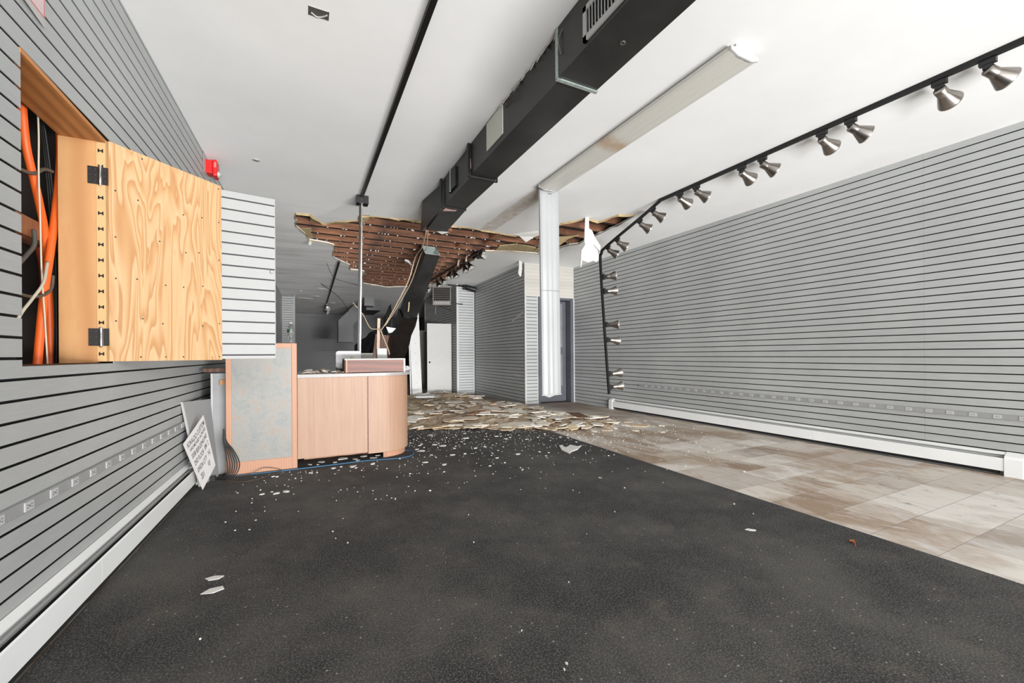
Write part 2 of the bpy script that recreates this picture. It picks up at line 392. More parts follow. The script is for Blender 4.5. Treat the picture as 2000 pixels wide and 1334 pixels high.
H = 3.10
PITCH = .0762
def slatwall(name, p0, d, length, z0, z1, phase, nrm, holes=(), mats=('slat_grey', 'groove'), gap=.0105, kind='structure', thick=.09, lip=.016, skin=.004, margin=0, seams=(), parent=None, back=True):
    """slatwall sheet: horizontal boards over a dark recessed back. d = direction along the wall, nrm = towards the room"""
    p0 = Vector((*p0, 0)); d = Vector((*d, 0)).normalized(); nrm = Vector((*nrm, 0)).normalized(); Z = Vector((0, 0, 1))
    mb = MB()
    def blk(s0, s1, a0, a1, d0, d1, mi):
        c = p0+d*(s0+s1)/2+Z*(a0+a1)/2+nrm*(d0+d1)/2
        mb.obox(c, d, nrm, Z, (s1-s0)/2, (d1-d0)/2, (a1-a0)/2, mi)
    def cells(a0, a1):
        segs = [(0, length)]
        for h0, h1, hz0, hz1 in holes:
            if hz0 < a1-1e-4 and hz1 > a0+1e-4:
                segs = [q for s0, s1 in segs for q in ((s0, min(s1, h0)), (max(s0, h1), s1)) if q[1]-q[0] > 1e-4]
        return segs
    cuts = sorted({z0, z1} | {h for hh in holes for h in hh[2:] if z0 < h < z1})
    for a0, a1 in zip(cuts, cuts[1:]):
        for s0, s1 in cells(a0, a1): blk(s0, s1, a0, a1, -thick, -lip, 1)
    k = math.ceil((z0-phase)/PITCH-1e-6); edges = [z0]; zz = []
    while phase+k*PITCH < z1:
        g = phase+k*PITCH
        if g-gap/2 > z0+.002 and g+gap/2 < z1-.002: zz.append(g)
        k += 1
    bands = []; prev = z0
    for g in zz: bands.append((prev, g-gap/2)); prev = g+gap/2
    bands.append((prev, z1))
    for a0, a1 in bands:
        cc = sorted({a0, a1} | {h for hh in holes for h in hh[2:] if a0 < h < a1})
        for b0, b1 in zip(cc, cc[1:]):
            if b1-b0 < .001: continue
            for s0, s1 in cells(b0, b1):
                parts = [s0]+[q for q in seams if s0 < q < s1]+[s1]
                for i in range(len(parts)-1):
                    blk(parts[i]+(.0006 if i else 0), parts[i+1]-(.0006 if i < len(parts)-2 else 0), b0, b1, -skin, 0, 0)
    if margin:
        blk(0, margin, z0, z1, -skin, .0015, 0); blk(length-margin, length, z0, z1, -skin, .0015, 0)
    return mb.build(name, list(mats), parent=parent, kind=kind)

# ------------------------------------------------------------------ room shell
FY = -3.5      # shop front line
BY = 22.3
def XL(y): return -.93+.0225*(y-2.06)
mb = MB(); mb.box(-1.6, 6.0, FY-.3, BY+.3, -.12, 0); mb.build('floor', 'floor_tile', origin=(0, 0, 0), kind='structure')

# entrance carpet
def xy_poly(name, pts, z0, z1, mat, **kw):
    mb = MB(); mb.prism([(x, y, z0) for x, y in pts], (0, 0, z1-z0)); return mb.build(name, mat, **kw)
xy_poly('carpet', [(-.99, FY), (3.02, FY), (3.02, .7), (3.15, 5.13), (2.3, 5.75), (1.7, 6.0), (1.2, 6.2), (-.78, 6.3)], 0, .008, 'carpet_black',
        label='black looped entrance carpet covering the front of the shop floor', cat='carpet')

# ceiling sheet with the torn hole
HOLE = [(-.085, 6.591), (.089, 6.556), (.282, 6.95), (.467, 6.728), (.735, 6.549), (.724, 6.327), (.859, 6.288), (1.337, 6.213), (2.038, 6.205),
        (2.737, 6.231), (3.325, 6.28), (3.40, 5.9), (3.54, 5.356), (3.747, 5.02), (3.98, 5.08), (4.05, 4.70), (4.276, 4.60), (4.36, 5.062), (4.44, 6.225),
        (4.333, 6.392), (4.153, 7.2), (3.603, 7.231), (3.139, 7.447), (3.231, 8.944), (3.39, 10.6), (3.24, 11.643), (2.64, 12.325), (2.186, 12.6),
        (1.49, 12.175), (1.339, 11.241), (1.305, 10.465), (1.214, 10.374), (.987, 10.349), (.918, 9.835), (.593, 9.287), (.535, 9.118),
        (.506, 8.182), (.392, 8.083), (.106, 7.999), (-.011, 7.463), (-.094, 7.211)]
def jag(poly, amp, n=3):
    rnd = random.Random(3); out = []
    for i, p in enumerate(poly):
        q = poly[(i+1) % len(poly)]; out.append(p)
        L = math.hypot(q[0]-p[0], q[1]-p[1]); k = max(0, int(L/.12))
        for j in range(1, k):
            t = j/k; out.append((p[0]+(q[0]-p[0])*t+rnd.uniform(-amp, amp), p[1]+(q[1]-p[1])*t+rnd.uniform(-amp, amp)))
    return out
HJ = jag(HOLE, .018)
bm = bmesh.new()
outer = [bm.verts.new((x, y, H)) for x, y in ((-1.6, FY-.3), (6.0, FY-.3), (6.0, BY+.3), (-1.6, BY+.3))]
inner = [bm.verts.new((x, y, H)) for x, y in HJ]
es = [bm.edges.new((L[i], L[(i+1) % len(L)])) for L in (outer, inner) for i in range(len(L))]
bmesh.ops.triangle_fill(bm, edges=es, use_beauty=True)
g = bmesh.ops.extrude_face_region(bm, geom=bm.faces[:])
bmesh.ops.translate(bm, vec=(0, 0, .016), verts=[v for v in g['geom'] if isinstance(v, bmesh.types.BMVert)])
bmesh.ops.recalc_face_normals(bm, faces=bm.faces)
me = bpy.data.meshes.new('ceiling'); bm.to_mesh(me); bm.free(); me.materials.append(MATS['ceiling_paint'])
ce = bpy.data.objects.new('ceiling', me); COL.objects.link(ce); tag(ce, kind='structure')
# torn paper rim following the hole edge
mb = MB(); rnd = random.Random(5)
N = len(HJ); cxy = (2.2, 8.6)
rim_o = []; rim_i = []
for i, (x, y) in enumerate(HJ):
    px, py = HJ[i-1]; qx, qy = HJ[(i+1) % N]; tx, ty = qx-px, qy-py; L = math.hypot(tx, ty) or 1; nx, ny = ty/L, -tx/L
    wd = rnd.uniform(.004, .03)
    rim_o.append((x+nx*.012, y+ny*.012, H-.001)); rim_i.append((x-nx*wd*.5, y-ny*wd*.5, H-rnd.uniform(.008, .03)))
vs_ = rim_o+rim_i+[(a, b, c+.004) for a, b, c in rim_o]+[(a, b, c+.004) for a, b, c in rim_i]
fs_ = []
for i in range(N):
    j = (i+1) % N; fs_ += [(i, j, N+j, N+i), (2*N+i, 3*N+i, 3*N+j, 2*N+j), (N+i, N+j, 3*N+j, 3*N+i), (i, 2*N+i, 2*N+j, j)]
mb.add(vs_, fs_); o = mb.build('torn_edge', 'paper_tan', parent=ce)

# timber joists over the hole and the deck above them
mb = MB(); mb.box(-1.6, 6.0, FY-.3, BY+.3, 3.36, 3.42); mb.build('ceiling_deck', 'deck_dark', kind='structure')
jy = [4.75, 5.16, 5.57, 5.98]+[6.37+.405*i for i in range(16)]
for i, y in enumerate(jy):
    mb = MB(); mb.box(-1.0, 5.55, y-.036, y+.036, 3.118+.004*math.sin(i*1.7), 3.34); mb.m[0] = 1  # bottom face takes the painted shade, widened to imitate the shadow band
    o = mb.build('trim_%d' % (i+1), ['joist_wood', 'joist_shade'], kind='structure')
    o['label'] = 'brown timber ceiling joist seen through the torn ceiling'
# crumbs of plaster still nailed along the joists
mb = MB(); rnd = random.Random(11)
for y in jy[4:]:
    x = -.0
    while x < 4.4:
        x += rnd.choice((.05, .09, .15, .22, .35)); s_ = rnd.uniform(.005, .014)
        a = rnd.uniform(0, 3)
        mb.obox((x, y-.024+rnd.uniform(-.004, .004), 3.116-s_*.3), (math.cos(a), math.sin(a), .3), (-math.sin(a), math.cos(a), 0), (0, 0, 1), s_*rnd.choice((1, 1, 1.8)), s_*.7, s_*.6)
mb.build('plaster_crumb', 'plaster', label='crumbs of white plaster left on nails along the exposed joists', cat='plaster crumbs', kind='stuff')
for i, (x, y, ) in enumerate(((2.15, 6.58), (1.9, 6.98), (2.95, 6.4), (3.0, 6.82), (3.3, 7.2), (2.6, 7.3))):
    mb = MB(); mb.box(x-.03, x+.03, y, y+.32, 3.13, 3.24)
    mb.build('joist_block', 'noggin_wood', label='timber block between exposed joists, %s' % ('second from the left', 'leftmost', 'right of the fallen duct in the nearest gap', 'right of the fallen duct in the second gap', 'rightmost', 'third from the left')[i], cat='wood block', group='blocks between the joists')

# walls
wdir = Vector((.0225, 1)).normalized()
s_of = lambda y: (y-(FY))/wdir.y
opening = (s_of(2.185), s_of(2.962), 1.068, 2.24)
slatwall('wall_left', (XL(FY), FY), tuple(wdir), s_of(BY), 0, H, .2590, (1, -.0225), holes=[opening], seams=(s_of(.5), s_of(2.93), s_of(5.37)))
slatwall('wall_right', (5.6, FY), (0, 1), 8.07-FY, 0, H, .2145, (-1, 0), seams=(3.0, 5.44, 7.88, 10.3))
mb = MB(); mb.box(5.6, 5.7, 8.07, BY, 0, H); mb.build('wall_right_rear', 'dim_panel', kind='structure')
slatwall('wall_back', (-.6, BY), (1, 0), 6.3, 0, H, .20, (0, -1), mats=('slat_dark', 'groove'))
# shop front behind the camera: sill, side piers and head around one wide opening
mb = MB(); mb.box(-1.6, 6.0, FY-.12, FY, 0, .12); mb.box(-1.6, -.9, FY-.12, FY, 0, H); mb.box(5.5, 6.0, FY-.12, FY, 0, H)
mb.build('wall_front', 'white_paint', kind='structure')

# middle partition and doorway wall
slatwall('wall_partition', (4.32, 8.10), (.03, 1), 3.2, 0, H, .2145, (-1, .03), seams=(2.44,))
slatwall('wall_pier', (4.335, 8.06), (1, 0), .315, 0, 2.385, .16, (0, -1), margin=.026, thick=.10)
mb = MB(); mb.box(4.31, 4.335, 8.045, 8.075, 0, H); mb.build('trim_21', 'trim_light', kind='structure')
slatwall('wall_over_door', (4.335, 8.05), (1, 0), 1.262, 2.385, H, .16, (0, -1), mats=('peg_white', 'tan_line'), gap=.005, lip=.005, thick=.10)
mb = MB(); mb.box(4.655, 4.70, 8.05, 8.20, 0, 2.385); mb.box(5.50, 5.575, 8.04, 8.22, 0, 2.385); mb.box(4.655, 5.575, 8.06, 8.20, 2.335, 2.385)
mb.build('trim_22', 'door_grey', kind='structure')
mb = MB(); mb.box(5.575, 5.60, 8.035, 8.06, 0, 2.385); mb.build('trim_23', 'trim_light', kind='structure')
mb = MB(); mb.box(4.72, 5.50, 8.24, 8.28, .02, 2.33); dr = mb.build('door_1', 'door_grey', kind='structure')
for z0, z1, nm in ((.38, 1.10, 'lower_panel'), (1.27, 2.27, 'upper_panel')):
    mb = MB(); mb.box(4.82, 5.40, 8.232, 8.24, z0, z1)
    for k in range(11): mb.box(4.83+k*.053, 4.833+k*.053, 8.229, 8.232, z0, z1)
    mb.build(nm, 'door_panel_grey', parent=dr)
# closing wall right of the rear room
slatwall('wall_pilaster', (3.90, 11.28), (1, 0), .50, 0, H-.06, .17, (0, -1), margin=.03, thick=.12)
mb = MB(); mb.box(3.86, 3.90, 11.26, 11.32, 0, H); mb.build('trim_24', 'trim_light', kind='structure')
slatwall('wall_rear_side', (3.90, 11.32), (0, 1), 3.5, 0, H, .19, (-1, 0))
mb = MB(); mb.box(3.89, 3.93, 14.82, 14.88, 0, H); mb.build('trim_25', 'dim_panel', kind='structure')
slatwall('wall_left_pilaster', (-.66, 15.6), (1, 0), .385, 0, H-.02, .17, (0, -1), margin=.02, thick=.3, mats=('slat_shaded', 'groove'))
mb = MB(); mb.box(-.275, -.245, 15.58, 15.95, 0, H); mb.build('trim_26', 'dim_panel', kind='structure')

# ------------------------------------------------------------------ outlet strips
def outlet_strip(label, base, d, nrm, s0, s1, z, first, step):
    d = Vector((*d, 0)).normalized(); nrm = Vector((*nrm, 0)).normalized(); Z = Vector((0, 0, 1)); base = Vector((*base, 0))
    e = empty('outlet_strip', base+d*((s0+s1)/2)+Z*z, label, 'outlet strip')
    mb = MB(); c = base+d*((s0+s1)/2)+Z*z+nrm*.009; mb.obox(c, d, nrm, Z, (s1-s0)/2, .009, .021)
    o = mb.build('raceway', 'cabinet_grey', parent=e); bevel(o, .002, 1)
    s = first
    while s < s1-.05:
        mb = MB(); c = base+d*s+Z*z+nrm*.0195; mb.obox(c, d, nrm, Z, .026, .0025, .0165)
        q = mb.build('outlet', 'trim_light', parent=e)
        mb = MB()
        for k, (a, b) in enumerate(((-.012, .005), (-.012, -.005), (.012, .005), (.012, -.005))):
            mb.obox(c+d*a+Z*b+nrm*.0026, d, nrm, Z, .004, .0004, .0012)
        mb.obox(c+nrm*.0026, d, nrm, Z, .003, .0004, .003)
        mb.build('slot', 'ink_black', parent=q)
        s += step
outlet_strip('long grey plug strip low on the right slatted wall', (5.6, 0), (0, 1), (-1, 0), .3, 5.95, .518, .36, .1545)
outlet_strip('long grey plug strip low on the left slatted wall under the open cabinet', (XL(0), 0), tuple(wdir), (1, -.0225), .6, 4.55, .556, .70, .1640)

# ------------------------------------------------------------------ baseboard radiators
def radiator(label, base, d, nrm, s0, s1, seams):
    d = Vector((*d, 0)).normalized(); nrm = Vector((*nrm, 0)).normalized(); Z = Vector((0, 0, 1)); base = Vector((*base, 0))
    e = empty('baseboard_radiator', base+d*((s0+s1)/2), label, 'radiator')
    P = lambda s, n, z: base+d*s+nrm*n+Z*z
    def sweep(prof, a, b, mb): mb.prism([P(a, n, z) for n, z in prof], d*(b-a)); return mb
    segs = [s0]+list(seams)+[s1]
    for a, b in zip(segs, segs[1:]):
        sweep([(.062, .045), (.066, .045), (.066, .152), (.060, .158), (.058, .156), (.062, .148)], a+.001, b-.001, MB()).build('front_panel', 'radiator_white', parent=e)
    sweep([(.001, .03), (.004, .03), (.004, .2), (.001, .2)], s0, s1, MB()).build('back_plate', 'radiator_white', parent=e)
    sweep([(.001, .2), (.003, .206), (.030, .190), (.030, .184), (.001, .196)], s0, s1, MB()).build('top_hood', 'radiator_white', parent=e)
    sweep([(.038, .172), (.045, .168), (.046, .171), (.039, .175)], s0, s1, MB()).build('damper', 'cabinet_grey', parent=e)
    sweep([(.008, .015), (.056, .015), (.056, .12), (.008, .12)], s0+.05, s1-.05, MB()).build('fin_core', 'groove', parent=e)
    for a, b in ((s0-.10, s0+.012), (s1-.012, s1+.09)):
        o = sweep([(0, .0), (.072, .0), (.072, .156), (.060, .178), (.0, .212)], a, b, MB()).build('end_cap', 'radiator_white', parent=e); bevel(o, .002, 1)
    return e
radiator('long white baseboard radiator along the foot of the right wall', (5.6, 0), (0, 1), (-1, 0), 1.38, 6.66, (2.95, 4.1, 5.3))
radiator('long white baseboard radiator along the foot of the left wall', (XL(0), 0), tuple(wdir), (1, -.0225), -.6, 4.42, (1.0, 2.62))

# ------------------------------------------------------------------ wall cabinet opening with services
cb = empty('wall_cabinet', (-1.0, 2.55, 1.068), 'open service cabinet cut into the left slatted wall, lined with pine boards', 'cabinet')
MB().box(XL(2.5)-.18, XL(2.5)-.004, 2.18, 2.962, 2.222, 2.240).build('head_board', 'brown_board', parent=cb)
MB().box(-1.105, -.961, 2.912, 2.955, 1.072, 2.222).build('jamb_board', 'pine', parent=cb)
MB().box(XL(2.5)-.35, XL(2.5)-.02, 2.18, 2.935, 1.058, 1.070).build('sill_board', 'dark_wood', parent=cb)
MB().box(XL(2.2)-.20, XL(2.2)-.09, 2.165, 2.183, 1.072, 2.222).build('near_jamb', 'pine', parent=cb)
# rough lath and peeling plaster at the back of the opening
mb = MB(); mb.box(-1.42, -1.40, 1.9, 3.6, .95, 2.5)
for k in range(9): mb.box(-1.40, -1.385, 1.95+k*.19, 2.09+k*.19, .95, 2.5, 1)
mb.build('cavity_back', ['brick_dark', 'old_lath'], parent=cb)
MB().box(-1.42, -1.0, 3.2, 3.22, .95, 2.5).build('cavity_side', 'brick_dark', parent=cb)
mb = MB(); rnd = random.Random(4)
for k in range(14):
    y = rnd.uniform(2.6, 3.15); z = rnd.uniform(1.2, 2.3); hh = rnd.uniform(.04, .16); ww = rnd.uniform(.015, .04)
    mb.prism([(-1.383, y-ww, z-hh), (-1.383, y+ww*.6, z-hh*.7), (-1.383, y+ww, z+hh*.4), (-1.383, y-ww*.3, z+hh)], (.004, 0, 0))
mb.build('peeling_plaster', 'plaster_peel', parent=cb)
MB().box(-1.25, -1.16, 2.60, 3.15, 1.675, 1.765).build('noggin', 'noggin_wood', parent=cb)
def run(name, mat, pts, r, label, cat, group=None):
    MB().tube(bez(pts), r).build(name, mat, label=label, cat=cat, group=group)
run('orange_conduit', 'orange_conduit', [(-1.135, 2.685, 2.45), (-1.135, 2.685, 2.30), (-1.135, 2.692, 2.19), (-1.135, 2.718, 2.062), (-1.135, 2.774, 1.942), (-1.14, 2.833, 1.84), (-1.15, 2.90, 1.731), (-1.17, 2.97, 1.56), (-1.18, 3.02, 1.304), (-1.18, 3.03, 1.0)], .016, 'orange conduit curving down from the upper near corner of the wall cabinet', 'conduit')
run('orange_conduit', 'orange_conduit', [(-1.13, 2.995, 2.45), (-1.13, 3.0, 2.3), (-1.13, 3.005, 2.166), (-1.13, 2.985, 1.997), (-1.13, 2.95, 1.827), (-1.13, 2.895, 1.606), (-1.13, 2.835, 1.37), (-1.13, 2.77, 1.0)], .017, 'straight orange conduit slanting across the middle of the wall cabinet', 'conduit')
run('rust_conduit', 'rust_conduit', [(-1.235, 3.06, 1.68), (-1.235, 3.10, 1.573), (-1.235, 3.12, 1.309), (-1.235, 3.12, 1.0)], .018, 'dull rust red conduit behind the others at the far side of the wall cabinet', 'conduit')
run('white_cable', 'cable_white', [(-1.11, 2.74, 2.45), (-1.11, 2.745, 2.30), (-1.11, 2.755, 2.15), (-1.11, 2.753, 1.96), (-1.11, 2.763, 1.77), (-1.11, 2.773, 1.51), (-1.11, 2.80, 1.27), (-1.11, 2.825, 1.0)], .0035, 'thin off-white cable hanging through the wall cabinet', 'cable')
for k, side in enumerate(('nearest of three', 'middle of three', 'farthest of three')):
    run('black_cable', 'black_rubber', [(-1.155-k*.012, 2.90+k*.014, 2.45), (-1.155-k*.012, 2.90+k*.014, 2.33), (-1.155-k*.012, 2.94+k*.014, 2.181), (-1.155-k*.012, 2.985+k*.010, 1.988), (-1.155-k*.012, 3.01+k*.008, 1.786), (-1.155-k*.012, 3.02+k*.008, 1.362), (-1.155-k*.012, 3.02, 1.0)], .005, 'thin black cable beside the pine jamb of the wall cabinet, %s' % side, 'cable')
def flex(name, pts, r, label):
    P = bez(pts, 14); mb = MB(); mb.tube(P, [r*(1 if i % 2 else .74) for i in range(len(P))], 8)
    mb.build(name, 'cable_grey', label=label, cat='conduit')
flex('flexible_conduit', [(-1.11, 2.50, 1.43), (-1.11, 2.58, 1.385), (-1.11, 2.68, 1.378), (-1.11, 2.79, 1.40), (-1.115, 2.87, 1.445), (-1.12, 2.90, 1.51)], .008, 'ribbed metal conduit looping across the lower half of the wall cabinet')
flex('flexible_conduit', [(-1.12, 2.60, 1.50), (-1.12, 2.67, 1.56), (-1.12, 2.735, 1.625), (-1.13, 2.76, 1.70)], .010, 'ribbed metal conduit bending up under the timber noggin in the wall cabinet')
flex('flexible_conduit', [(-1.12, 2.60, 1.93), (-1.12, 2.73, 1.955), (-1.12, 2.82, 2.01), (-1.12, 2.90, 2.03)], .009, 'dark ribbed conduit arching above the timber noggin in the wall cabinet')
run('grey_cable', 'cable_white', [(-1.05, 2.40, 1.20), (-1.05, 2.47, 1.286), (-1.055, 2.56, 1.355), (-1.06, 2.66, 1.44), (-1.10, 2.80, 1.56)], .006, 'pale cable slanting behind the orange conduit in the lower wall cabinet', 'cable')

# folding door of the cabinet
P0 = Vector((-.934, 2.950, 0)); P1 = Vector((-.504, 3.41, 0)); P2 = Vector((-.18, 3.465, 0))
cd = empty('cabinet_door', (P0.x, P0.y, 1.075), 'folding cabinet door swung open, raw plywood leaf hinged to a white slatted leaf', 'door')
Zv = Vector((0, 0, 1))
def leaf_box(a, b, z0, z1, d0, d1, name, mat):
    d = (b-a).normalized(); n = Vector((d.y, -d.x, 0))
    mb = MB(); mb.obox((a+b)/2+Zv*(z0+z1)/2+n*(d0+d1)/2, d, n, Zv, (b-a).length/2, abs(d1-d0)/2, (z1-z0)/2)
    return mb.build(name, mat, parent=cd)
ply = leaf_box(P0, P1, 1.078, 2.245, 0, .019, 'plywood_panel', 'plywood')
sb = leaf_box(P0, P1, 1.082, 2.242, -.019, 0, 'slatwall_backing', 'mdf')
d01 = (P1-P0).normalized(); n01 = Vector((d01.y, -d01.x, 0))
# sawn edge of the slatwall sheet: T shaped grooves seen end on
mb = MB(); mb.box(-.9605, -.924, 2.914, 2.950, 1.078, 2.240); se = mb.build('sawn_edge', 'mdf', parent=cd)
for k in range(14):
    z = 1.118+k*.0815; mb = MB()
    mb.box(-.954, -.949, 2.9125, 2.914, z-.009, z+.009); mb.box(-.949, -.938, 2.9125, 2.914, z-.0035, z+.0035); mb.box(-.938, -.933, 2.9125, 2.914, z-.009, z+.009)
    mb.build('groove_profile', 'groove', parent=se)
# screws on the plywood
mb = MB(); rnd = random.Random(9)
L01 = (P1-P0).length
for i in range(6):
    for j in range(6):
        s = .03+(L01-.05)*i/5+rnd.uniform(-.02, .02)*(0 < i < 5); z = 1.10+1.12*j/5+rnd.uniform(-.03, .03)*(0 < j < 5)
        if rnd.random() < .25: continue
        mb.ring([(.0045, 0), (.0045, .001)], P0+d01*s+Zv*z+n01*.0192, n01, 8)
mb.build('screw', 'ink_black', parent=ply)
d12 = (P2-P1).normalized(); n12 = Vector((d12.y, -d12.x, 0))
mb = MB(); mb.obox((P1+P2)/2+Zv*(1.085+2.225)/2-n12*.004, d12, n12, Zv, (P2-P1).length/2, .010, .570, 1)
z = 1.085; gz = [1.110+.0762*k for k in range(15)]
gg = [1.085]+gz+[2.225]
L12 = (P2-P1).length
for i in range(len(gg)-1):
    a0 = gg[i]+(.005 if i else 0); a1 = gg[i+1]-(.005 if i < len(gg)-2 else 0)
    mb.obox((P1+P2)/2+Zv*(a0+a1)/2+n12*.008, d12, n12, Zv, L12/2-.0, .004, (a1-a0)/2, 0)
sl = mb.build('slatted_leaf', ['leaf_white', 'ink_black'], parent=cd)
mb = MB(); mb.obox(P1+d12*.006+Zv*1.655+n12*.0125, d12, n12, Zv, .006, .001, .57); mb.obox(P2-d12*.002+Zv*1.655+n12*.0125, d12, n12, Zv, .002, .001, .57)
mb.build('edge_strip', 'leaf_white', parent=sl)
mb = MB(); mb.ring([(.010, 0), (.012, .006), (.009, .012), (.003, .015)], P2-d12*.024+Zv*1.702+n12*.012, n12, 16); mb.build('knob', 'white_enamel', parent=sl)
for z in (2.045, 1.205):
    c = Vector((-.945, 2.931, z))
    mb = MB(); mb.box(-.992, -.946, 2.907, 2.912, z-.045, z+.045); mb.box(-.940, -.912, 2.907, 2.912, z-.045, z+.045)
    hg = mb.build('hinge', 'dark_hinge', parent=cd)
    mb = MB(); mb.ring([(.006, -.052), (.007, -.048), (.007, .048), (.006, .052)], (-.943, 2.905, z), (0, 0, 1), 12); mb.build('hinge_pin', 'chrome', parent=hg)
    mb = MB()
    for a in (-.984, -.962, -.924): 
        for b in (-.03, 0, .03): mb.ring([(.0035, 0), (.0035, .001)], (a, 2.9068, z+b), (0, -1, 0), 8)
    mb.build('hinge_screw', 'ink_black', parent=hg)

# ------------------------------------------------------------------ notice paper on the left wall, top corner
xp = XL(2.33)+.006
e = empty('notice_paper', (xp, 2.1, 2.42), 'white paper notice with a red border taped high on the left wall', 'notice')
MB().add([(xp, 1.98, 2.435), (xp, 2.195, 2.424), (xp, 2.325, 2.413), (xp, 2.325, 2.72), (xp, 1.98, 2.72), (xp+.001, 1.98, 2.435), (xp+.001, 2.195, 2.424), (xp+.001, 2.325, 2.413), (xp+.001, 2.325, 2.72), (xp+.001, 1.98, 2.72)],
         [(0, 1, 2, 3, 4), (9, 8, 7, 6, 5), (0, 5, 6, 1), (1, 6, 7, 2), (2, 7, 8, 3), (3, 8, 9, 4), (4, 9, 5, 0)]).build('sheet', 'paper_white', parent=e)
MB().box(xp+.001, xp+.0014, 1.99, 2.318, 2.452, 2.71).build('tint_field', 'paper_pink', parent=e)
MB().box(xp+.0014, xp+.0018, 1.99, 2.320, 2.450, 2.4535).box(xp+.0014, xp+.0018, 2.3165, 2.320, 2.45, 2.71).build('border_line', 'ink_red', parent=e)
mt = Matrix.Translation((xp+.0016, 2.30, 2.475)) @ Matrix(((0, 0, 1, 0), (1, 0, 0, 0), (0, 1, 0, 0), (0, 0, 0, 1)))
text_mesh('838', .07, 'ink_grey', 'writing', e, Matrix.Translation((xp+.0016, 2.17, 2.485)) @ Matrix(((0, 0, 1, 0), (1, 0, 0, 0), (0, 1, 0, 0), (0, 0, 0, 1))), .0002)

# ------------------------------------------------------------------ fire alarm
ya, za = 5.13, 2.995; xa = XL(ya)
e = empty('fire_alarm', (xa, ya, za), 'red wall-mounted fire alarm with clear strobe near the ceiling', 'fire alarm')
o = MB().box(xa, xa+.002, ya-.16, ya+.13, za-.10, za+.13).build('mounting_plate', 'slat_grey', parent=e)
o = MB().box(xa, xa+.055, ya-.060, ya+.060, za-.065, za+.065).build('back_box', 'alarm_red', parent=e); bevel(o, .006, 2)
o = MB().box(xa+.055, xa+.095, ya-.065, ya+.065, za-.09, za+.075).build('sounder', 'alarm_red', parent=e); bevel(o, .014, 3)
mb = MB(); mb.ring([(.032, 0), (.03, .012), (.018, .024), (0, .028)], (xa+.092, ya-.005, za-.055), (1, -.5, -.3), 16); mb.build('strobe', 'lamp_face', parent=e)
text_mesh('FIRE', .028, 'paper_white', 'lettering', e, Matrix.Translation((xa+.070, ya-.0655, za+.045)) @ Matrix(((0, 1, 0, 0), (0, 0, -1, 0), (-1, 0, 0, 0), (0, 0, 0, 1))), .0004)

# ------------------------------------------------------------------ ceiling junction hole & bits
e = empty('ceiling_box', (.09, 2.69, H), 'open metal junction box set in the white ceiling near the top of the room', 'junction box')
mb = MB()
x0, x1, y0, y1 = .035, .145, 2.655, 2.725
mb.box(x0, x1, y0, y0+.003, H-.002, H+.004); mb.box(x0, x1, y1-.003, y1, H-.002, H+.004); mb.box(x0, x0+.003, y0, y1, H-.002, H+.004); mb.box(x1-.003, x1, y0, y1, H-.002, H+.004)
mb.build('rim', 'chrome', parent=e)
MB().box(x0+.003, x1-.003, y0+.003, y1-.003, H-.0012, H-.0002).build('dark_inside', 'cable_grey', parent=e)
mb = MB(); mb.tube(bez([(.05, 2.70, H-.003), (.08, 2.715, H-.006), (.11, 2.705, H-.004), (.135, 2.68, H-.004)]), .004); mb.build('wire', 'white_enamel', parent=e)
mb = MB(); mb.ring([(.035, 0), (.033, -.004), (.0, -.005)], (-.42, 4.98, H), (0, 0, 1), 20); o = mb.build('ceiling_disc', 'white_paint', label='small round white cap on the ceiling right of the fire alarm', cat='ceiling cap')

# ------------------------------------------------------------------ main ceiling duct
e = empty('ceiling_duct', (1.56, 3.5, 2.79), 'long black rectangular air duct running along the ceiling', 'air duct')
def duct_seg(name, sec0, sec1, mat, parent, mb=None):
    """sec = (x0,x1,y,z0,z1)"""
    mb = MB(); 
    a = [(sec0[0], sec0[2], sec0[3]), (sec0[1], sec0[2], sec0[3]), (sec0[1], sec0[2], sec0[4]), (sec0[0], sec0[2], sec0[4])]
    b = [(sec1[0], sec1[2], sec1[3]), (sec1[1], sec1[2], sec1[3]), (sec1[1], sec1[2], sec1[4]), (sec1[0], sec1[2], sec1[4])]
    mb.add(a+b, [(0, 1, 2, 3), (7, 6, 5, 4), (0, 4, 5, 1), (1, 5, 6, 2), (2, 6, 7, 3), (3, 7, 4, 0)])
    return mb.build(name, mat, parent=parent)
T = H-.004
duct_seg('duct_section', (1.40, 1.69, FY+.1, 2.79, T), (1.40, 1.69, 2.17, 2.79, T), 'duct_black', e)
duct_seg('duct_section', (1.425, 1.68, 2.18, 2.80, T), (1.425, 1.675, 3.72, 2.80, T), 'duct_black', e)
duct_seg('duct_section', (1.43, 1.685, 3.73, 2.79, T), (1.43, 1.685, 4.60, 2.785, T), 'duct_black', e)
duct_seg('duct_section', (1.44, 1.70, 4.61, 2.785, T), (1.47, 1.74, 5.50, 2.765, 3.07), 'duct_black', e)
for y, zz in ((2.175, 2.785), (3.725, 2.783), (4.605, 2.778)):
    mb = MB(); mb.box(1.395, 1.70, y-.012, y+.012, zz-.004, zz+.004); mb.box(1.395, 1.42, y-.012, y+.012, zz, T); mb.box(1.69, 1.70, y-.012, y+.012, zz, T)
    mb.build('joint_flange', 'galvanised' if y < 3 else 'black_metal', parent=e)
MB().box(1.416, 1.424, 3.00, 3.32, 2.85, 3.08).build('access_plate', 'duct_plate', parent=e)
MB().box(1.41, 1.428, 4.13, 4.36, 2.85, 3.05).build('access_plate', 'black_metal', parent=e)
MB().box(1.405, 1.414, 4.29, 4.305, 2.84, 3.07).build('trim_strip', 'galvanised', parent=e)
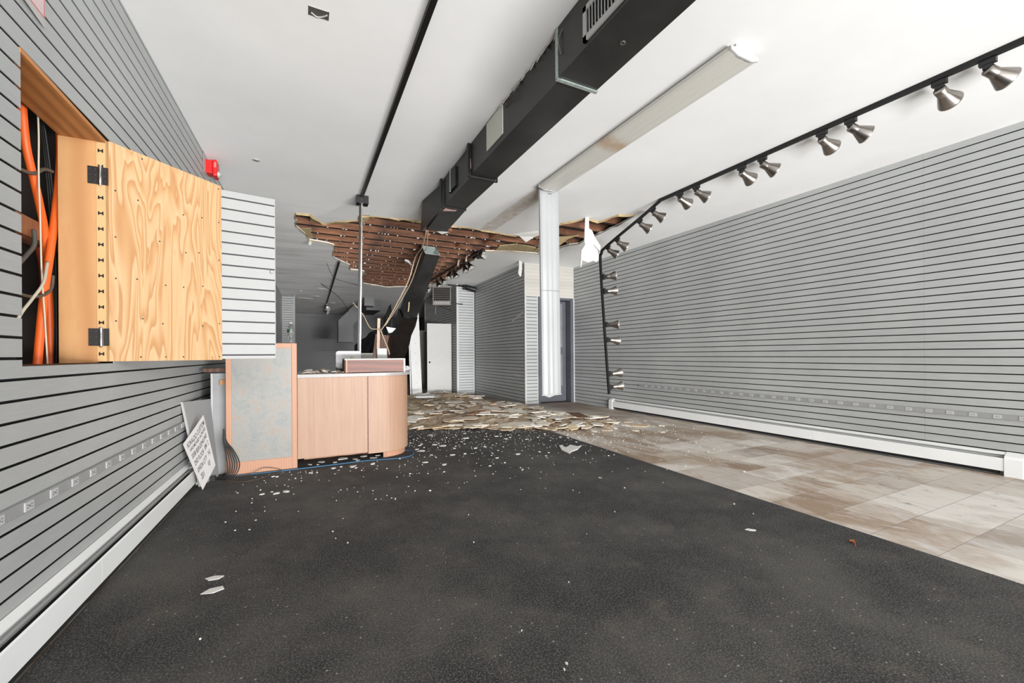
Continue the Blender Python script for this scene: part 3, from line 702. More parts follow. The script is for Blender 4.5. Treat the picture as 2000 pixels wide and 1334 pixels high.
mb = MB(); mb.prism([(1.55, 4.66, 2.782), (1.60, 4.64, 2.782), (1.60, 4.68, 2.782), (1.46, 4.74, 2.782), (1.46, 4.64, 2.782)], (0, 0, -.002)); mb.build('tape_scrap', 'pink_tape', parent=e)
mb = MB(); mb.prism([(1.42, 3.70, 2.86), (1.42, 3.74, 2.84), (1.42, 3.75, 2.96), (1.42, 3.72, 3.0)], (-.003, 0, 0)); mb.build('tape_scrap', 'pink_tape', parent=e)
# bent black sheet hanging off the broken end
mb = MB(); mb.prism([(1.47, 4.75, 2.80), (1.46, 4.70, 3.08), (1.40, 5.35, 3.085), (1.44, 5.62, 2.78)], (-.02, 0, 0)); mb.build('bent_sheet', 'duct_black', parent=e)
mb = MB(); mb.prism([(1.62, 5.50, 2.768), (1.72, 5.47, 2.765), (1.76, 5.42, 2.755), (1.70, 5.55, 2.752), (1.66, 5.53, 2.76)], (0, 0, -.004)); mb.build('torn_flap', 'plaster', parent=e)
mb = MB(); mb.ring([(.018, 0), (.016, -.004), (.008, -.005), (.006, .0), (0, 0)], (1.56, 1.77, 2.79), (0, 0, 1), 16); mb.build('plug', 'cable_grey', parent=e)
# torn paper edges where the duct meets the ceiling
mb = MB(); rnd = random.Random(8)
y = 2.2
while y < 3.0:
    s_ = rnd.uniform(.015, .05); mb.prism([(1.424, y, 3.09), (1.424, y+s_, 3.095), (1.40, y+s_*.6, 3.07-rnd.uniform(0, .03))], (-.003, 0, 0)); y += rnd.uniform(.03, .09)
mb.build('torn_paper', 'plaster', parent=e)
mb = MB(); mb.tube(bez([(1.42, 2.68, 3.09), (1.39, 2.75, 3.02), (1.40, 2.85, 3.04), (1.42, 2.95, 3.03)]), .004); mb.tube(bez([(1.42, 2.10, 3.09), (1.385, 2.13, 3.0), (1.39, 2.12, 2.90)]), .004)
mb.build('loose_wire', 'cable_grey', parent=e)
# supply grille on the side of the duct
g = MB()
y0, y1, z0, z1 = 1.35, 1.895, 2.815, 3.005; xf = 1.40
g.box(xf-.012, xf, y0, y1, z0, z0+.030); g.box(xf-.012, xf, y0, y1, z1-.030, z1); g.box(xf-.012, xf, y0, y0+.03, z0, z1); g.box(xf-.012, xf, y1-.03, y1, z0, z1)
gr = empty('air_grille', (xf-.006, (y0+y1)/2, z0), 'white louvred air grille on the side of the black ceiling duct', 'air grille')
g.build('grille_frame', 'white_enamel', parent=gr)
MB().box(xf-.002, xf-.0005, y0+.03, y1-.03, z0+.03, z1-.03).build('shadow_back', 'groove', parent=gr)
yy = y0+.045
while yy < y1-.035:
    mb = MB(); mb.obox((xf-.009, yy, (z0+z1)/2), (1, .5, 0), (-.5, 1, 0), (0, 0, 1), .008, .0012, (z1-z0)/2-.028); mb.build('vane', 'white_enamel', parent=gr); yy += .026

# ------------------------------------------------------------------ fluorescent fixtures
def wrap_fixture(e, origin, ax, wd, nrm, L, mat_d, pieces):
    """wrap-around fixture: ax along, wd across, nrm facing out of the diffuser"""
    o = Vector(origin); ax = Vector(ax).normalized(); wd = Vector(wd).normalized(); nrm = Vector(nrm).normalized()
    hw = .135
    mb = MB(); mb.obox(o+ax*L/2+nrm*.015, ax, wd, nrm, L/2, .085, .015); mb.build('housing', 'white_enamel', parent=e)
    prof = [(-hw, .022), (-hw+.004, .046), (-.11, .058), (-.07, .068), (-.03, .064), (0, .068), (.03, .064), (.07, .068), (.11, .058), (hw-.004, .046), (hw, .022)]
    for a, b in pieces:
        mb = MB(); pts = [o+ax*(a+.002)+wd*x+nrm*z for x, z in prof]; mb.prism(pts, ax*(b-a-.004), smooth=False)
        mb.build('diffuser', mat_d, parent=e)
    for a in (-.012, L):
        mb = MB(); pts = [o+ax*a+wd*x+nrm*z for x, z in [(-.09, .0), (-.09, .02), (-hw-.004, .024), (-hw-.002, .048), (-.07, .071), (0, .071), (.07, .071), (hw+.002, .048), (hw+.004, .024), (.09, .02), (.09, .0)]]
        mb.prism(pts, ax*.012); mb.build('end_plate', 'white_enamel', parent=e)
e = empty('fluorescent_fixture', (2.60, 3.0, 3.03), 'long white fluorescent fixture with a stained grey diffuser mounted on the ceiling', 'light fixture')
wrap_fixture(e, (2.60, 1.79, H), (0, 1, 0), (1, 0, 0), (0, 0, -1), 2.44, 'diffuser_dirty', [(0, 1.22), (1.22, 2.44)])
e = empty('fluorescent_fixture', (2.65, 4.36, .58), 'bright white fluorescent fixture hanging straight down from the ceiling by one end', 'light fixture')
wrap_fixture(e, (2.655, 4.36, 3.085), (0.008, 0, -1), (1, 0, .008), (0, -1, 0), 2.46, 'diffuser', [(0, 1.22), (1.22, 2.46)])
MB().prism([(2.54, 4.352, .625), (2.59, 4.352, .605), (2.655, 4.352, .582), (2.72, 4.352, .600), (2.77, 4.352, .625)], (0, -.012, 0)).build('bent_tip', 'white_enamel', parent=e)
MB().tube(bez([(2.62, 4.30, 3.03), (2.65, 4.29, 3.02), (2.68, 4.30, 3.03)]), .004).build('hook', 'cable_grey', parent=e)

# ------------------------------------------------------------------ track lights
def track(label, pts, name='lighting_track', w=.018, h=.017, mat='black_metal', inner=True):
    mb = MB(); P = [Vector(p) for p in pts]
    e = empty(name, P[0], label, 'lighting track')
    for i in range(len(P)-1):
        d = P[i+1]-P[i]; L = d.length; d.normalize(); sx = Vector((1, 0, 0)) if abs(d.x) < .9 else Vector((0, 1, 0)); n = d.cross(sx).normalized(); sx = n.cross(d).normalized()
        mb.obox((P[i]+P[i+1])/2, d, sx, n, L/2+.004, w, h)
    mb.build('rail', mat, parent=e); return e
track('black lighting track on the ceiling above the right side, carrying steel lamps', [(4.10, -3.0, 3.082), (4.13, 4.0, 3.082)])
tr = track('fallen length of black lighting track hanging in front of the right wall', [(4.13, 4.0, 3.075), (4.13, 4.30, 2.975)]+[tuple(p) for p in bez([(4.13, 4.30, 2.975), (4.13, 5.08, 2.735), (4.13, 5.19, 2.66), (4.13, 5.215, 2.50), (4.13, 5.13, 1.5), (4.13, 5.03, .50)], 6)][1:], w=.016, h=.014)

# lamp prototype: adapter, yoke, stem, bell shade, lens
def lamp_meshes():
    def mk(mb, name, mats):
        return mb.build(name, mats, local=True)
    a = MB().box(-.035, .035, -.016, .016, -.030, 0); a.box(-.02, .02, -.012, .012, -.055, -.030)
    a.obox((.0, 0, -.060), (1, 0, 0), (0, 1, 0), (0, 0, 1), .008, .008, .010)
    adapter = mk(a, 'adapter', 'black_plastic')
    s = MB().ring([(0, -.034), (.027, -.034), (.031, -.030), (.031, .014), (.033, .020), (.062, .092), (.063, .098), (.060, .098), (.058, .090), (.02, .05)], (0, 0, 0), (0, 0, 1), 28)
    shade = mk(s, 'lamp_shade', 'brushed_steel')
    r = MB().ring([(.052, .100), (.056, .100), (.056, .106), (.050, .106)], (0, 0, 0), (0, 0, 1), 28)
    r.ring([(.0, .094), (.050, .094), (.052, .104), (.0, .110)], (0, 0, 0), (0, 0, 1), 28)
    lens = mk(r, 'lens', 'lamp_face')
    for o in (adapter, shade, lens): COL.objects.unlink(o)
    return adapter, shade, lens
AD, SH, LE = lamp_meshes()
def lamp(attach, tdir, drop, aim, label, group, scale=1.0):
    """attach point, track direction, direction away from the track, lamp aim direction"""
    X = Vector(tdir).normalized(); D = Vector(drop).normalized(); X = (X-D*X.dot(D)).normalized(); Y = (-D).cross(X)
    R = Matrix((X, Y, -D)).transposed().to_4x4()
    e = empty('track_lamp', attach, label, 'track lamp', group)
    e.rotation_euler = R.to_euler(); e.scale = (scale,)*3
    a = AD.copy(); s = SH.copy(); l = LE.copy()
    for o in (a, s, l): COL.objects.link(o); o.parent = e
    am = R.to_3x3().transposed() @ Vector(aim).normalized()
    q = Vector((0, 0, 1)).rotation_difference(am)
    s.rotation_mode = 'QUATERNION'; s.rotation_quaternion = q; l.parent = s
    s.location = Vector((0, 0, -.060))+am*.028
    return e
ORD = ['nearest', 'second nearest', 'third nearest', 'fourth nearest', 'fifth nearest', 'sixth nearest', 'seventh nearest', 'eighth nearest']
ys = [1.10, 1.34, 1.89, 2.11, 2.65, 2.87, 3.44, 3.68]
for i, y in enumerate(ys):
    aim = (.78, -.42, -.46) if i % 2 == 0 else (.88, -.10, -.36)
    lamp((4.13, y, 3.066), (0, 1, 0), (0, 0, -1), aim, 'brushed steel lamp on the ceiling track, %s to the camera' % ORD[i], 'steel lamps on the ceiling track', 1.16)
hang = [((4.13, 4.13, 3.02), 'upper slanting stretch, closest to the ceiling'), ((4.13, 4.37, 2.94), 'upper slanting stretch, second from the ceiling'),
        ((4.13, 4.83, 2.80), 'slanting stretch, third from the ceiling'), ((4.13, 5.04, 2.735), 'slanting stretch, just above the bend')]
for (p, tx), k in zip(hang, range(4)):
    lamp(p, (0, 1, -.31), (0, -.31, -1), (.80, -.40, -.50), 'steel lamp on the fallen track, '+tx, 'steel lamps on the fallen track', 1.15)
vert = [(5.185, 2.30, 'first below the bend'), (5.165, 2.075, 'second below the bend'), (5.125, 1.555, 'third below the bend'), (5.105, 1.32, 'fourth below the bend'), (5.06, .80, 'second from the lower end'), (5.045, .60, 'at the lower end')]
for i, (y, z, tx) in enumerate(vert):
    aim = [(.9, -.5, .15), (.95, -.3, .1), (.75, -.65, .0), (.95, -.25, -.1), (.95, -.2, .12), (.95, -.3, .12)][i]
    lamp((4.145, y, z), (0, .1, 1), (1, 0, 0), aim, 'steel lamp on the hanging track, '+tx, 'steel lamps on the fallen track', 1.15)

# left ceiling track with its drop box and hanging rail
track('black lighting track on the ceiling left of the duct', [(.66, -3.0, 3.085), (.66, 5.52, 3.085)])
track('rear black lighting track on the ceiling behind the torn hole', [(.68, 9.5, 3.08), (.83, 20.5, 3.08)])
MB().box(.60, .74, 5.50, 5.62, 3.00, H-.001).build('track_feed_box', 'black_plastic', label='small black feed box at the end of the left ceiling track', cat='feed box')
e = empty('hanging_rail', (.66, 5.62, .95), 'silver and black rail hanging upright below the feed box behind the counter', 'rail')
MB().obox((.655, 5.60, 2.02), (.018, 0, 1), (1, 0, -.018), (0, 1, 0), 1.0, .007, .010).build('silver_rail', 'brushed_steel', parent=e)
MB().obox((.632, 5.60, 1.99), (.018, 0, 1), (1, 0, -.018), (0, 1, 0), 1.02, .010, .014).build('black_channel', 'black_metal', parent=e)
for i, (x, y, z) in enumerate(((.79, 17.3, 3.06), (.80, 18.0, 3.06), (.82, 19.4, 3.06))):
    lamp((x, y, z), (0, 1, 0), (0, 0, -1), (.2+.3*i, -.8, -.5), 'dim track lamp on the rear track, %s' % ('nearest of three', 'middle of three', 'farthest of three')[i], 'lamps on the rear track', 1.3)
# right rear track with its cluster of lamps
track('black lighting track hanging along the right edge of the torn hole', [(3.02, 7.25, 3.075), (3.02, 11.6, 3.075)])
rr = [(7.55, (.5, -.9, .1), 'nearest'), (8.10, (.3, -.5, -.7), 'second'), (8.35, (.2, -.4, -.8), 'third'), (9.0, (.3, -.3, -.9), 'fourth'), (9.25, (-.4, -.3, -.9), 'fifth'), (10.0, (.5, -.5, -.7), 'sixth'), (10.35, (.4, -.2, -.9), 'seventh'), (11.5, (.6, -.5, -.5), 'farthest')]
for y, am, tx in rr:
    lamp((3.02, y, 3.06), (0, 1, 0), (0, 0, -1), am, 'silver lamp on the track beside the torn hole, %s from the camera' % tx if tx not in ('nearest', 'farthest') else 'silver lamp on the track beside the torn hole, %s the camera' % {'nearest': 'nearest', 'farthest': 'farthest from'}[tx], 'lamps beside the torn hole', 1.25)

# ------------------------------------------------------------------ counter
e = empty('sales_counter', (.2, 4.9, 0), 'peach wood sales counter with a curved right end and a tall stone-patterned left section', 'counter')
Yc = 4.60
X0, X1 = -.640, -.060
mb = MB(); mb.box(X0, X1, Yc+.012, Yc+.21, 0, 1.225); mb.build('tall_body', 'brown_board', parent=e)
mb = MB(); mb.box(X0, X0+.045, Yc, Yc+.014, .0, 1.225); mb.box(X1-.045, X1, Yc, Yc+.014, 0, 1.225); mb.box(X0+.045, X1-.045, Yc, Yc+.014, 1.178, 1.225); mb.box(X0+.045, X1-.045, Yc, Yc+.014, 0, .125)
bevel(mb.build('tall_frame', 'peach_solid', parent=e), .002, 1)
MB().box(X0+.045, X1-.045, Yc+.006, Yc+.013, .125, 1.178).build('stone_panel', 'laminate_stone', parent=e)
# low section: curved end
xc = .74; R = .335
MB().box(X1+.004, .592, Yc, Yc+.05, .095, .885).build('front_panel', 'peach_veneer', parent=e)
arc = [(xc+R*math.sin(a), Yc+R-R*math.cos(a)) for a in [math.pi/2*k/14 for k in range(15)]]
mb = MB(); mb.prism([(.604, Yc, .075), ]+[(x, y, .075) for x, y in arc]+[(xc+R, 5.35, .075), (.604, 5.35, .075)], (0, 0, .81)); mb.build('curved_panel', 'peach_veneer', parent=e)
MB().box(.592, .604, Yc+.006, Yc+.05, .075, .885).build('panel_gap', 'oak_brown', parent=e)
MB().box(X1, .604, 5.28, 5.35, 0, .885).build('rear_panel', 'brown_board', parent=e)
arc2 = [(xc+.02+(R-.05)*math.sin(a), Yc+R-(R-.05)*math.cos(a)) for a in [math.pi/2*k/10 for k in range(11)]]
mb = MB(); mb.prism([(.80, Yc+.04, 0)]+[(x, y, 0) for x, y in arc2]+[(xc+R-.03, 5.2, 0), (.80, 5.2, 0)], (0, 0, .076)); mb.build('curved_plinth', 'peach_solid', parent=e)
MB().box(.0, .80, Yc+.34, Yc+.36, 0, .09).build('toe_board', 'peach_solid', parent=e)
arc3 = [(xc+(R+.03)*math.sin(a), Yc+R-(R+.012)*math.cos(a)) for a in [math.pi/2*k/14 for k in range(15)]]
mb = MB(); mb.prism([(X1+.002, Yc-.012, .885)]+[(x, y, .885) for x, y in arc3]+[(xc+R+.03, 5.5, .885), (X1+.002, 5.5, .885)], (0, 0, .035)); bevel(mb.build('worktop', 'laminate_grey', parent=e), .002, 1)
# grey side unit behind the tall section
e2 = empty('side_cabinet', (-.70, 5.0, 0), 'plain grey cabinet side standing between the counter and the left wall', 'cabinet')
MB().box(-.765, -.645, 4.70, 5.45, 0, .945).build('carcass', 'cabinet_grey', parent=e2)
MB().box(-.765, -.748, 4.68, 4.70, 0, .945).build('edge_strip', 'trim_light', parent=e2)
MB().obox((-.735, 4.80, .975), (1, 0, .02), (0, 1, 0), (-.02, 0, 1), .085, .12, .016).build('dark_board', 'dark_wood', label='dark stained board lying on the grey side cabinet', cat='board')
MB().box(-.695, -.641, 4.675, 4.70, .84, .885).build('wood_block', 'pine', label='small pale wood block fixed to the front of the grey side cabinet', cat='wood block')

# wooden drawer on the counter
e = empty('drawer_box', (.70, 4.78, .92), 'brown oak drawer with white edges lying on the counter top', 'drawer')
MB().box(.405, .985, 4.665, 4.685, .926, 1.055).build('drawer_front', 'oak_brown', parent=e)
MB().box(.380, .405, 4.665, 4.95, .921, 1.055).build('drawer_side', 'dark_wood', parent=e)
MB().box(.985, 1.003, 4.665, 4.95, .921, 1.055).build('drawer_side', 'white_enamel', parent=e)
MB().box(.380, 1.003, 4.660, 4.95, 1.055, 1.069).build('top_edge', 'white_enamel', parent=e)
MB().box(.405, .985, 4.94, 4.95, .921, 1.055).build('drawer_back', 'oak_brown', parent=e)
MB().box(.392, .405, 4.661, 4.666, .921, 1.055).build('edge_strip', 'peach_solid', parent=e)
# water bottle
bx, by = -.112, 4.70
e = empty('water_bottle', (bx, by, 1.225), 'clear plastic water bottle with white cap and green label on the tall counter', 'bottle')
prof = [(0, 0), (.028, 0), (.032, .008), (.031, .035), (.026, .060), (.024, .075), (.027, .088), (.032, .100), (.0325, .135), (.030, .150), (.018, .182), (.0125, .190), (.0125, .196)]
MB().ring(prof, (bx, by, 1.226), (0, 0, 1), 24).build('bottle_body', 'clear_plastic', parent=e)
MB().ring([(.0145, .0), (.0145, .014), (.013, .016), (0, .016)], (bx, by, 1.421), (0, 0, 1), 20).build('bottle_cap', 'white_enamel', parent=e)
mb = MB(); vs_ = []; n_ = 9
for k in range(n_):
    a = math.radians(170+k*10)
    for z in (1.334, 1.366): vs_.append((bx+.0332*math.cos(a), by+.0332*math.sin(a), z))
mb.add(vs_, [(2*k, 2*k+2, 2*k+3, 2*k+1) for k in range(n_-1)]); mb.build('bottle_label', 'label_green', parent=e)

# items behind the drawer
MB().box(.775, .885, 5.12, 5.22, .921, 1.185).build('white_box', 'white_paint', label='plain white carton standing on the counter behind the oak drawer', cat='box')
bevel(bpy.data.objects['white_box'], .002, 1)
e = empty('grey_tray', (.45, 5.2, .921), 'pale grey plastic machine cover with rounded corner on the back of the counter', 'cover')
rc = [(.33+.03-.03*math.cos(a), 1.125+.03*math.sin(a)) for a in [math.pi/2*k/6 for k in range(7)]]
MB().prism([(.33, 5.18, .975), (.35, 5.18, .955), (.60, 5.18, .955), (.60, 5.18, 1.155), ]+[(x, 5.18, z) for x, z in rc[::-1]], (0, .03, 0)).build('face_plate', 'trim_light', parent=e)
MB().box(.34, .74, 5.21, 5.34, .921, 1.13).build('housing', 'cable_grey', parent=e)
MB().prism([(.42, 5.175, 1.00), (.50, 5.175, 1.10), (.55, 5.175, 1.02)], (0, -.003, 0)).build('paper_scrap', 'paper_tan', parent=e)
rnd = random.Random(21)
def shard(name, c, r, th, mat, tilt=.2, seed=0, **kw):
    rn = random.Random(seed); n = rn.randint(5, 8); a0 = rn.uniform(0, 6.28); pts = []
    ex = rn.uniform(.55, 1)
    for k in range(n):
        a = a0+2*math.pi*k/n+rn.uniform(-.25, .25); q = r*rn.uniform(.65, 1.1); pts.append((q*math.cos(a), q*math.sin(a)*ex, 0))
    Rm = Matrix.Rotation(rn.uniform(-tilt, tilt), 3, 'X') @ Matrix.Rotation(rn.uniform(-tilt, tilt), 3, 'Y') @ Matrix.Rotation(rn.uniform(0, 3), 3, 'Z')
    P = [Rm @ Vector(p) for p in pts]; up_ = Rm @ Vector((0, 0, th)); lo = min(min(p.z, (p+up_).z) for p in P)
    P = [p+Vector(c)-Vector((0, 0, lo)) for p in P]
    mb = MB(); mb.prism(P, up_); return mb.build(name, mat, **kw)
tops = [(.02, 4.72, .045), (.07, 4.80, .05), (.13, 4.70, .04), (.20, 4.82, .045), (.28, 4.74, .035), (.33, 4.95, .05), (.24, 5.0, .05), (.10, 5.05, .06), (.20, 5.2, .05), (.05, 5.2, .06), (.36, 4.72, .02)]
for i, (x, y, r) in enumerate(tops):
    shard('plaster_scrap', (x, y, .921), r, .006, 'plaster_dirty', .35, 40+i, label='torn scrap of plaster and paper lying on the low counter top', cat='plaster scrap', group='scraps on the counter top')
MB().tube(bez([(.30, 4.72, .926), (.34, 4.78, .932), (.37, 4.68, .93)]), .006).build('wood_splinter', 'stick_pink', label='thin splinter of wood on the counter left of the oak drawer', cat='splinter')
# crumpled clear plastic
mb = MB(); rn = random.Random(2); pts = []
bm = bmesh.new(); bmesh.ops.create_icosphere(bm, subdivisions=3, radius=1)
for v in bm.verts: v.co = Vector((v.co.x*.055, v.co.y*.05, v.co.z*.030+.030))*(1+.0*rn.random())+Vector((rn.uniform(-.006, .006), rn.uniform(-.006, .006), rn.uniform(-.004, .004)))
vv = [v.co+Vector((1.045, 4.80, .924)) for v in bm.verts]; ff = [tuple(v.index for v in f.verts) for f in bm.faces]; bm.free()
MB().add(vv, ff).build('crumpled_plastic', 'white_enamel', label='crumpled clear plastic wrap at the right end of the counter top', cat='plastic wrap')

# ------------------------------------------------------------------ boards and handwritten sign at the left wall
def quad_board(e, name, a, b, c, d, th, mat):
    a, b, c, d = map(Vector, (a, b, c, d)); n = (b-a).cross(d-a).normalized()
    mb = MB(); mb.prism([a, b, c, d], -n*th); return mb.build(name, mat, parent=e)
# grey panel: bottom edge on the floor, leaning on the left wall
e = empty('leaning_board', (-.77, 4.3, 0), 'blank pale grey panel leaning on the left wall behind the handwritten sign', 'panel')
quad_board(e, 'panel_face', (-.780, 4.33, .01), (-.700, 4.63, .01), (-.757, 4.61, .718), (-.868, 4.18, .737), .014, 'cabinet_grey')
o = quad_board(e, 'front_edge', (-.779, 4.321, .01), (-.777, 4.331, .01), (-.865, 4.181, .739), (-.867, 4.171, .739), .016, 'white_enamel')
# sign
e = empty('handwritten_sign', (-.75, 4.27, 0), 'white cardboard sign with handwritten moving notice leaning on the grey panel', 'sign')
S_b = Vector((-.743, 4.190, .012)); S_l = Vector((-.866, 4.165, .403)); S_t = Vector((-.745, 4.250, .620)); S_r = Vector((-.658, 4.205, .200))
mb = MB(); N_ = 10; up4 = []; 
u_ = (S_r-S_b); v_ = (S_l-S_b); nn = u_.cross(v_).normalized()
if nn.y > 0: nn = -nn
vs_ = []
for j in range(N_+1):
    for i in range(N_+1):
        a, b = i/N_, j/N_
        p = S_b*(1-a)*(1-b)+S_r*a*(1-b)+S_t*a*b+S_l*(1-a)*b; p = p+nn*(.018*math.sin(math.pi*a)*b); vs_.append(p)
n0 = len(vs_); fr = vs_+[p-nn*.006 for p in vs_]; fs_ = []
for j in range(N_):
    for i in range(N_):
        q = j*(N_+1)+i; fs_.append((q, q+1, q+N_+2, q+N_+1)); fs_.append((n0+q, n0+q+N_+1, n0+q+N_+2, n0+q+1))
for i in range(N_):
    for q0, q1 in ((i, i+1), (N_*(N_+1)+i, N_*(N_+1)+i+1), (i*(N_+1), (i+1)*(N_+1)), (i*(N_+1)+N_, (i+1)*(N_+1)+N_)): fs_.append((q0, q1, n0+q1, n0+q0))
mb.add(fr, fs_); mb.build('card', 'paper_white', parent=e)
lines = [('RONALDO CUSTOM', .052, .83, .10, .86), ('HAS MOVED ACROSS', .036, .735, .14, .80), ('3208 BERGENLINE', .050, .60, .11, .82), ('2ND FLOOR  RM  2', .052, .455, .12, .80), ('UNION CITY   N.J.', .052, .30, .12, .80), ('201       93', .062, .13, .16, .62)]
def warp(me, x0, wfrac, v0, size):
    xs = [v.co.x for v in me.vertices]; mx = max(xs); 
    for v in me.vertices:
        a = x0+wfrac*v.co.x/mx; b = v0+(v.co.y/size)*(size/.42)+.03*math.sin(a*9)*.3
        p = S_b*(1-a)*(1-b)+S_r*a*(1-b)+S_t*a*b+S_l*(1-a)*b; p = p+nn*(.018*math.sin(math.pi*a)*b)+nn*(.0012+(.0004 if v.co.z > 0 else 0)); v.co = p
for body, size, v0, x0, wf in lines:
    o = text_mesh(body, size, 'ink_black', 'handwriting', e, Matrix.Identity(4), .0002, 1.0, .15, .0006)
    o.data.transform(Matrix.Translation(parent_world(e))); warp(o.data, x0, wf, v0, size); o.data.transform(Matrix.Translation(-parent_world(e)))
# cable bundle at the counter corner
for k in range(6):
    a = k*.016
    MB().tube(bez([(-.655, 4.58, .44), (-.655+a*.3, 4.575, .33), (-.640+a*.8, 4.57, .24), (-.625+a*1.2, 4.565-a*.4, .13), (-.625+a, 4.56-a, .05), (-.65+a*.5, 4.54-a, .018), (-.69, 4.50, .016)]), .0045).build(
        'power_cable', 'black_rubber', label='black cable in the bundle at the left corner of the counter, %s' % ('leftmost', 'second from left', 'third from left', 'third from right', 'second from right', 'rightmost')[k], cat='cord', group='black cords at the counter corner')
MB().tube(bez([(-.67, 4.52, .012), (-.60, 4.38, .012), (-.45, 4.30, .012), (-.30, 4.40, .012), (-.20, 4.50, .013), (-.22, 4.56, .03), (-.34, 4.565, .055), (-.46, 4.54, .014), (-.60, 4.55, .012)]), .0025).build(
    'brown_wire', 'cable_brown', label='thin brown wire looping on the carpet in front of the tall counter section', cat='wire')
MB().tube(bez([(-.62, 4.57, .011), (-.3, 4.55, .011), (-.05, 4.55, .011), (.25, 4.56, .011), (.60, 4.57, .012), (.90, 4.52, .012), (1.06, 4.60, .012), (1.10, 4.78, .012), (1.02, 4.88, .012)]), .004).build(
    'blue_cable', 'cable_blue', label='blue cable running along the carpet at the foot of the counter', cat='cable')
MB().box(-.735, -.70, 4.46, 4.50, .009, .05).build('plug_head', 'black_plastic', label='black plug lying at the end of the corded bundle', cat='plug')

# ------------------------------------------------------------------ fallen duct
def sweep_rect(pts, wv, hv, sizes, name, mat, parent, rough=0, seed=1, cap=False):
    rn = random.Random(seed); mb = MB(); vs_ = []
    for (p, (w_, h_)) in zip(pts, sizes):
        p = Vector(p)
        for a, b in ((-1, -1), (1, -1), (1, 1), (-1, 1)):
            vs_.append(p+Vector(wv)*a*w_/2+Vector(hv)*b*h_/2+Vector((rn.uniform(-rough, rough), rn.uniform(-rough, rough), rn.uniform(-rough, rough))))
    n = len(pts); fs_ = [(4*i+k, 4*i+(k+1) % 4, 4*i+4+(k+1) % 4, 4*i+4+k) for i in range(n-1) for k in range(4)]
    if cap: fs_ += [(4*n-4, 4*n-3, 4*n-2, 4*n-1)]
    mb.add(vs_, fs_); o = mb.build(name, mat, parent=parent); m = o.modifiers.new('t', 'SOLIDIFY'); m.thickness = .004; return o
e = empty('fallen_duct', (1.75, 9.0, 0), 'broken black duct fallen from the ceiling with its open metal end facing out', 'air duct')
A0 = Vector((2.055, 7.40, 2.985)); A1 = Vector((1.86, 8.35, 1.93)); A2 = Vector((1.70, 8.90, 1.10)); A3 = Vector((1.62, 9.4, .12))
wv = Vector((1, .12, 0)).normalized(); dv = (A1-A0).normalized(); hv = wv.cross(dv).normalized()
# the open end is cut square: show galvanised inside
sweep_rect([A0, A0+dv*.75, A1], wv, hv, [(.27, .27), (.27, .27), (.27, .27)], 'upper_length', 'duct_black', e)
sweep_rect([A0-dv*.003, A0+dv*.5], wv, hv, [(.262, .262), (.262, .262)], 'metal_lining', 'galvanised', e)
mb = MB()
for a, b in ((-1, -1), (1, -1), (1, 1), (-1, 1)): pass
cor = [A0+wv*a*.135+hv*b*.135 for a, b in ((-1, -1), (1, -1), (1, 1), (-1, 1))]
for i in range(4): mb.tube([cor[i], cor[(i+1) % 4]], .006, 6)
mb.build('cut_rim', 'trim_light', parent=e)
pts = [A1.lerp(A2, k/5) for k in range(6)]+[A2.lerp(A3, k/5) for k in range(1, 6)]
sweep_rect(pts, wv, hv, [(.30+.02*math.sin(k*2.1), .28+.03*math.cos(k*1.7)) for k in range(11)], 'crumpled_length', 'foil_wrap', e, .014, 4, True)
mb = MB(); mb.tube([A1+wv*.15-hv*.14, A1-wv*.15-hv*.14], .008, 6); mb.tube([A1+wv*.15-hv*.14, A1+wv*.15+hv*.14], .008, 6); mb.build('joint_seam', 'black_metal', parent=e)
# hanging wires beside it
for i, (pts, r, lab) in enumerate((
    ([(1.50, 5.60, 2.80), (1.62, 6.3, 2.75), (1.75, 7.3, 2.80), (1.70, 7.6, 2.45), (1.52, 7.9, 2.0), (1.33, 8.1, 1.62), (1.27, 8.2, 1.60)], .009, 'long tan cable sagging from the broken duct end down past the fallen duct'),
    ([(1.52, 5.60, 2.80), (1.68, 6.3, 2.72), (1.84, 7.25, 2.86), (1.76, 7.7, 2.42), (1.56, 8.0, 1.98), (1.38, 8.15, 1.66)], .006, 'thin tan cable running beside the long sagging cable'),
    ([(1.30, 8.2, 1.60), (1.38, 8.25, 1.40), (1.46, 8.3, 1.22), (1.48, 8.3, 1.12)], .010, 'frayed pale cable end dangling behind the oak drawer'),
    ([(.80, 8.0, 2.05), (.98, 8.1, 1.85), (1.12, 8.2, 1.62), (1.28, 8.2, 1.60)], .006, 'thin pale cable slanting from the left to the frayed cable end'),
    ([(.66, 5.7, 2.0), (.55, 9.0, 2.65), (.44, 9.6, 3.05)], .004, 'thin dark wire rising to the ceiling left of the silver rail'),
    ([(.45, 12.6, 3.08), (1.05, 14.0, 2.85), (1.5, 16.5, 2.7)], .007, 'dark wire slanting across the rear ceiling to the rear duct'))):
    MB().tube(bez(pts, 8), r, 6).build('loose_cable', 'cable_tan' if i < 4 else 'black_rubber', label=lab, cat='cable')
MB().tube(bez([(1.80, 8.0, 2.14), (1.79, 8.0, 2.0), (1.78, 8.0, 1.93)], 6), .012, 6).build('cable_stub', 'cable_tan', label='short pale cable stub hanging from the sagging cable', cat='cable')
MB().obox((1.28, 8.3, 1.50), (.03, 0, 1), (1, 0, 0), (0, 1, 0), .31, .026, .015).build('timber_stick', 'stick_pink', label='pale splintered stick hanging upright behind the counter', cat='stick')
MB().prism([(1.44, 8.4, 1.66), (1.62, 8.35, 1.63), (1.55, 8.38, 1.55), (1.49, 8.4, 1.54)], (0, .012, .004)).build('plaster_scrap', 'plaster', label='white triangular plaster scrap caught on the wreckage behind the counter', cat='plaster scrap')
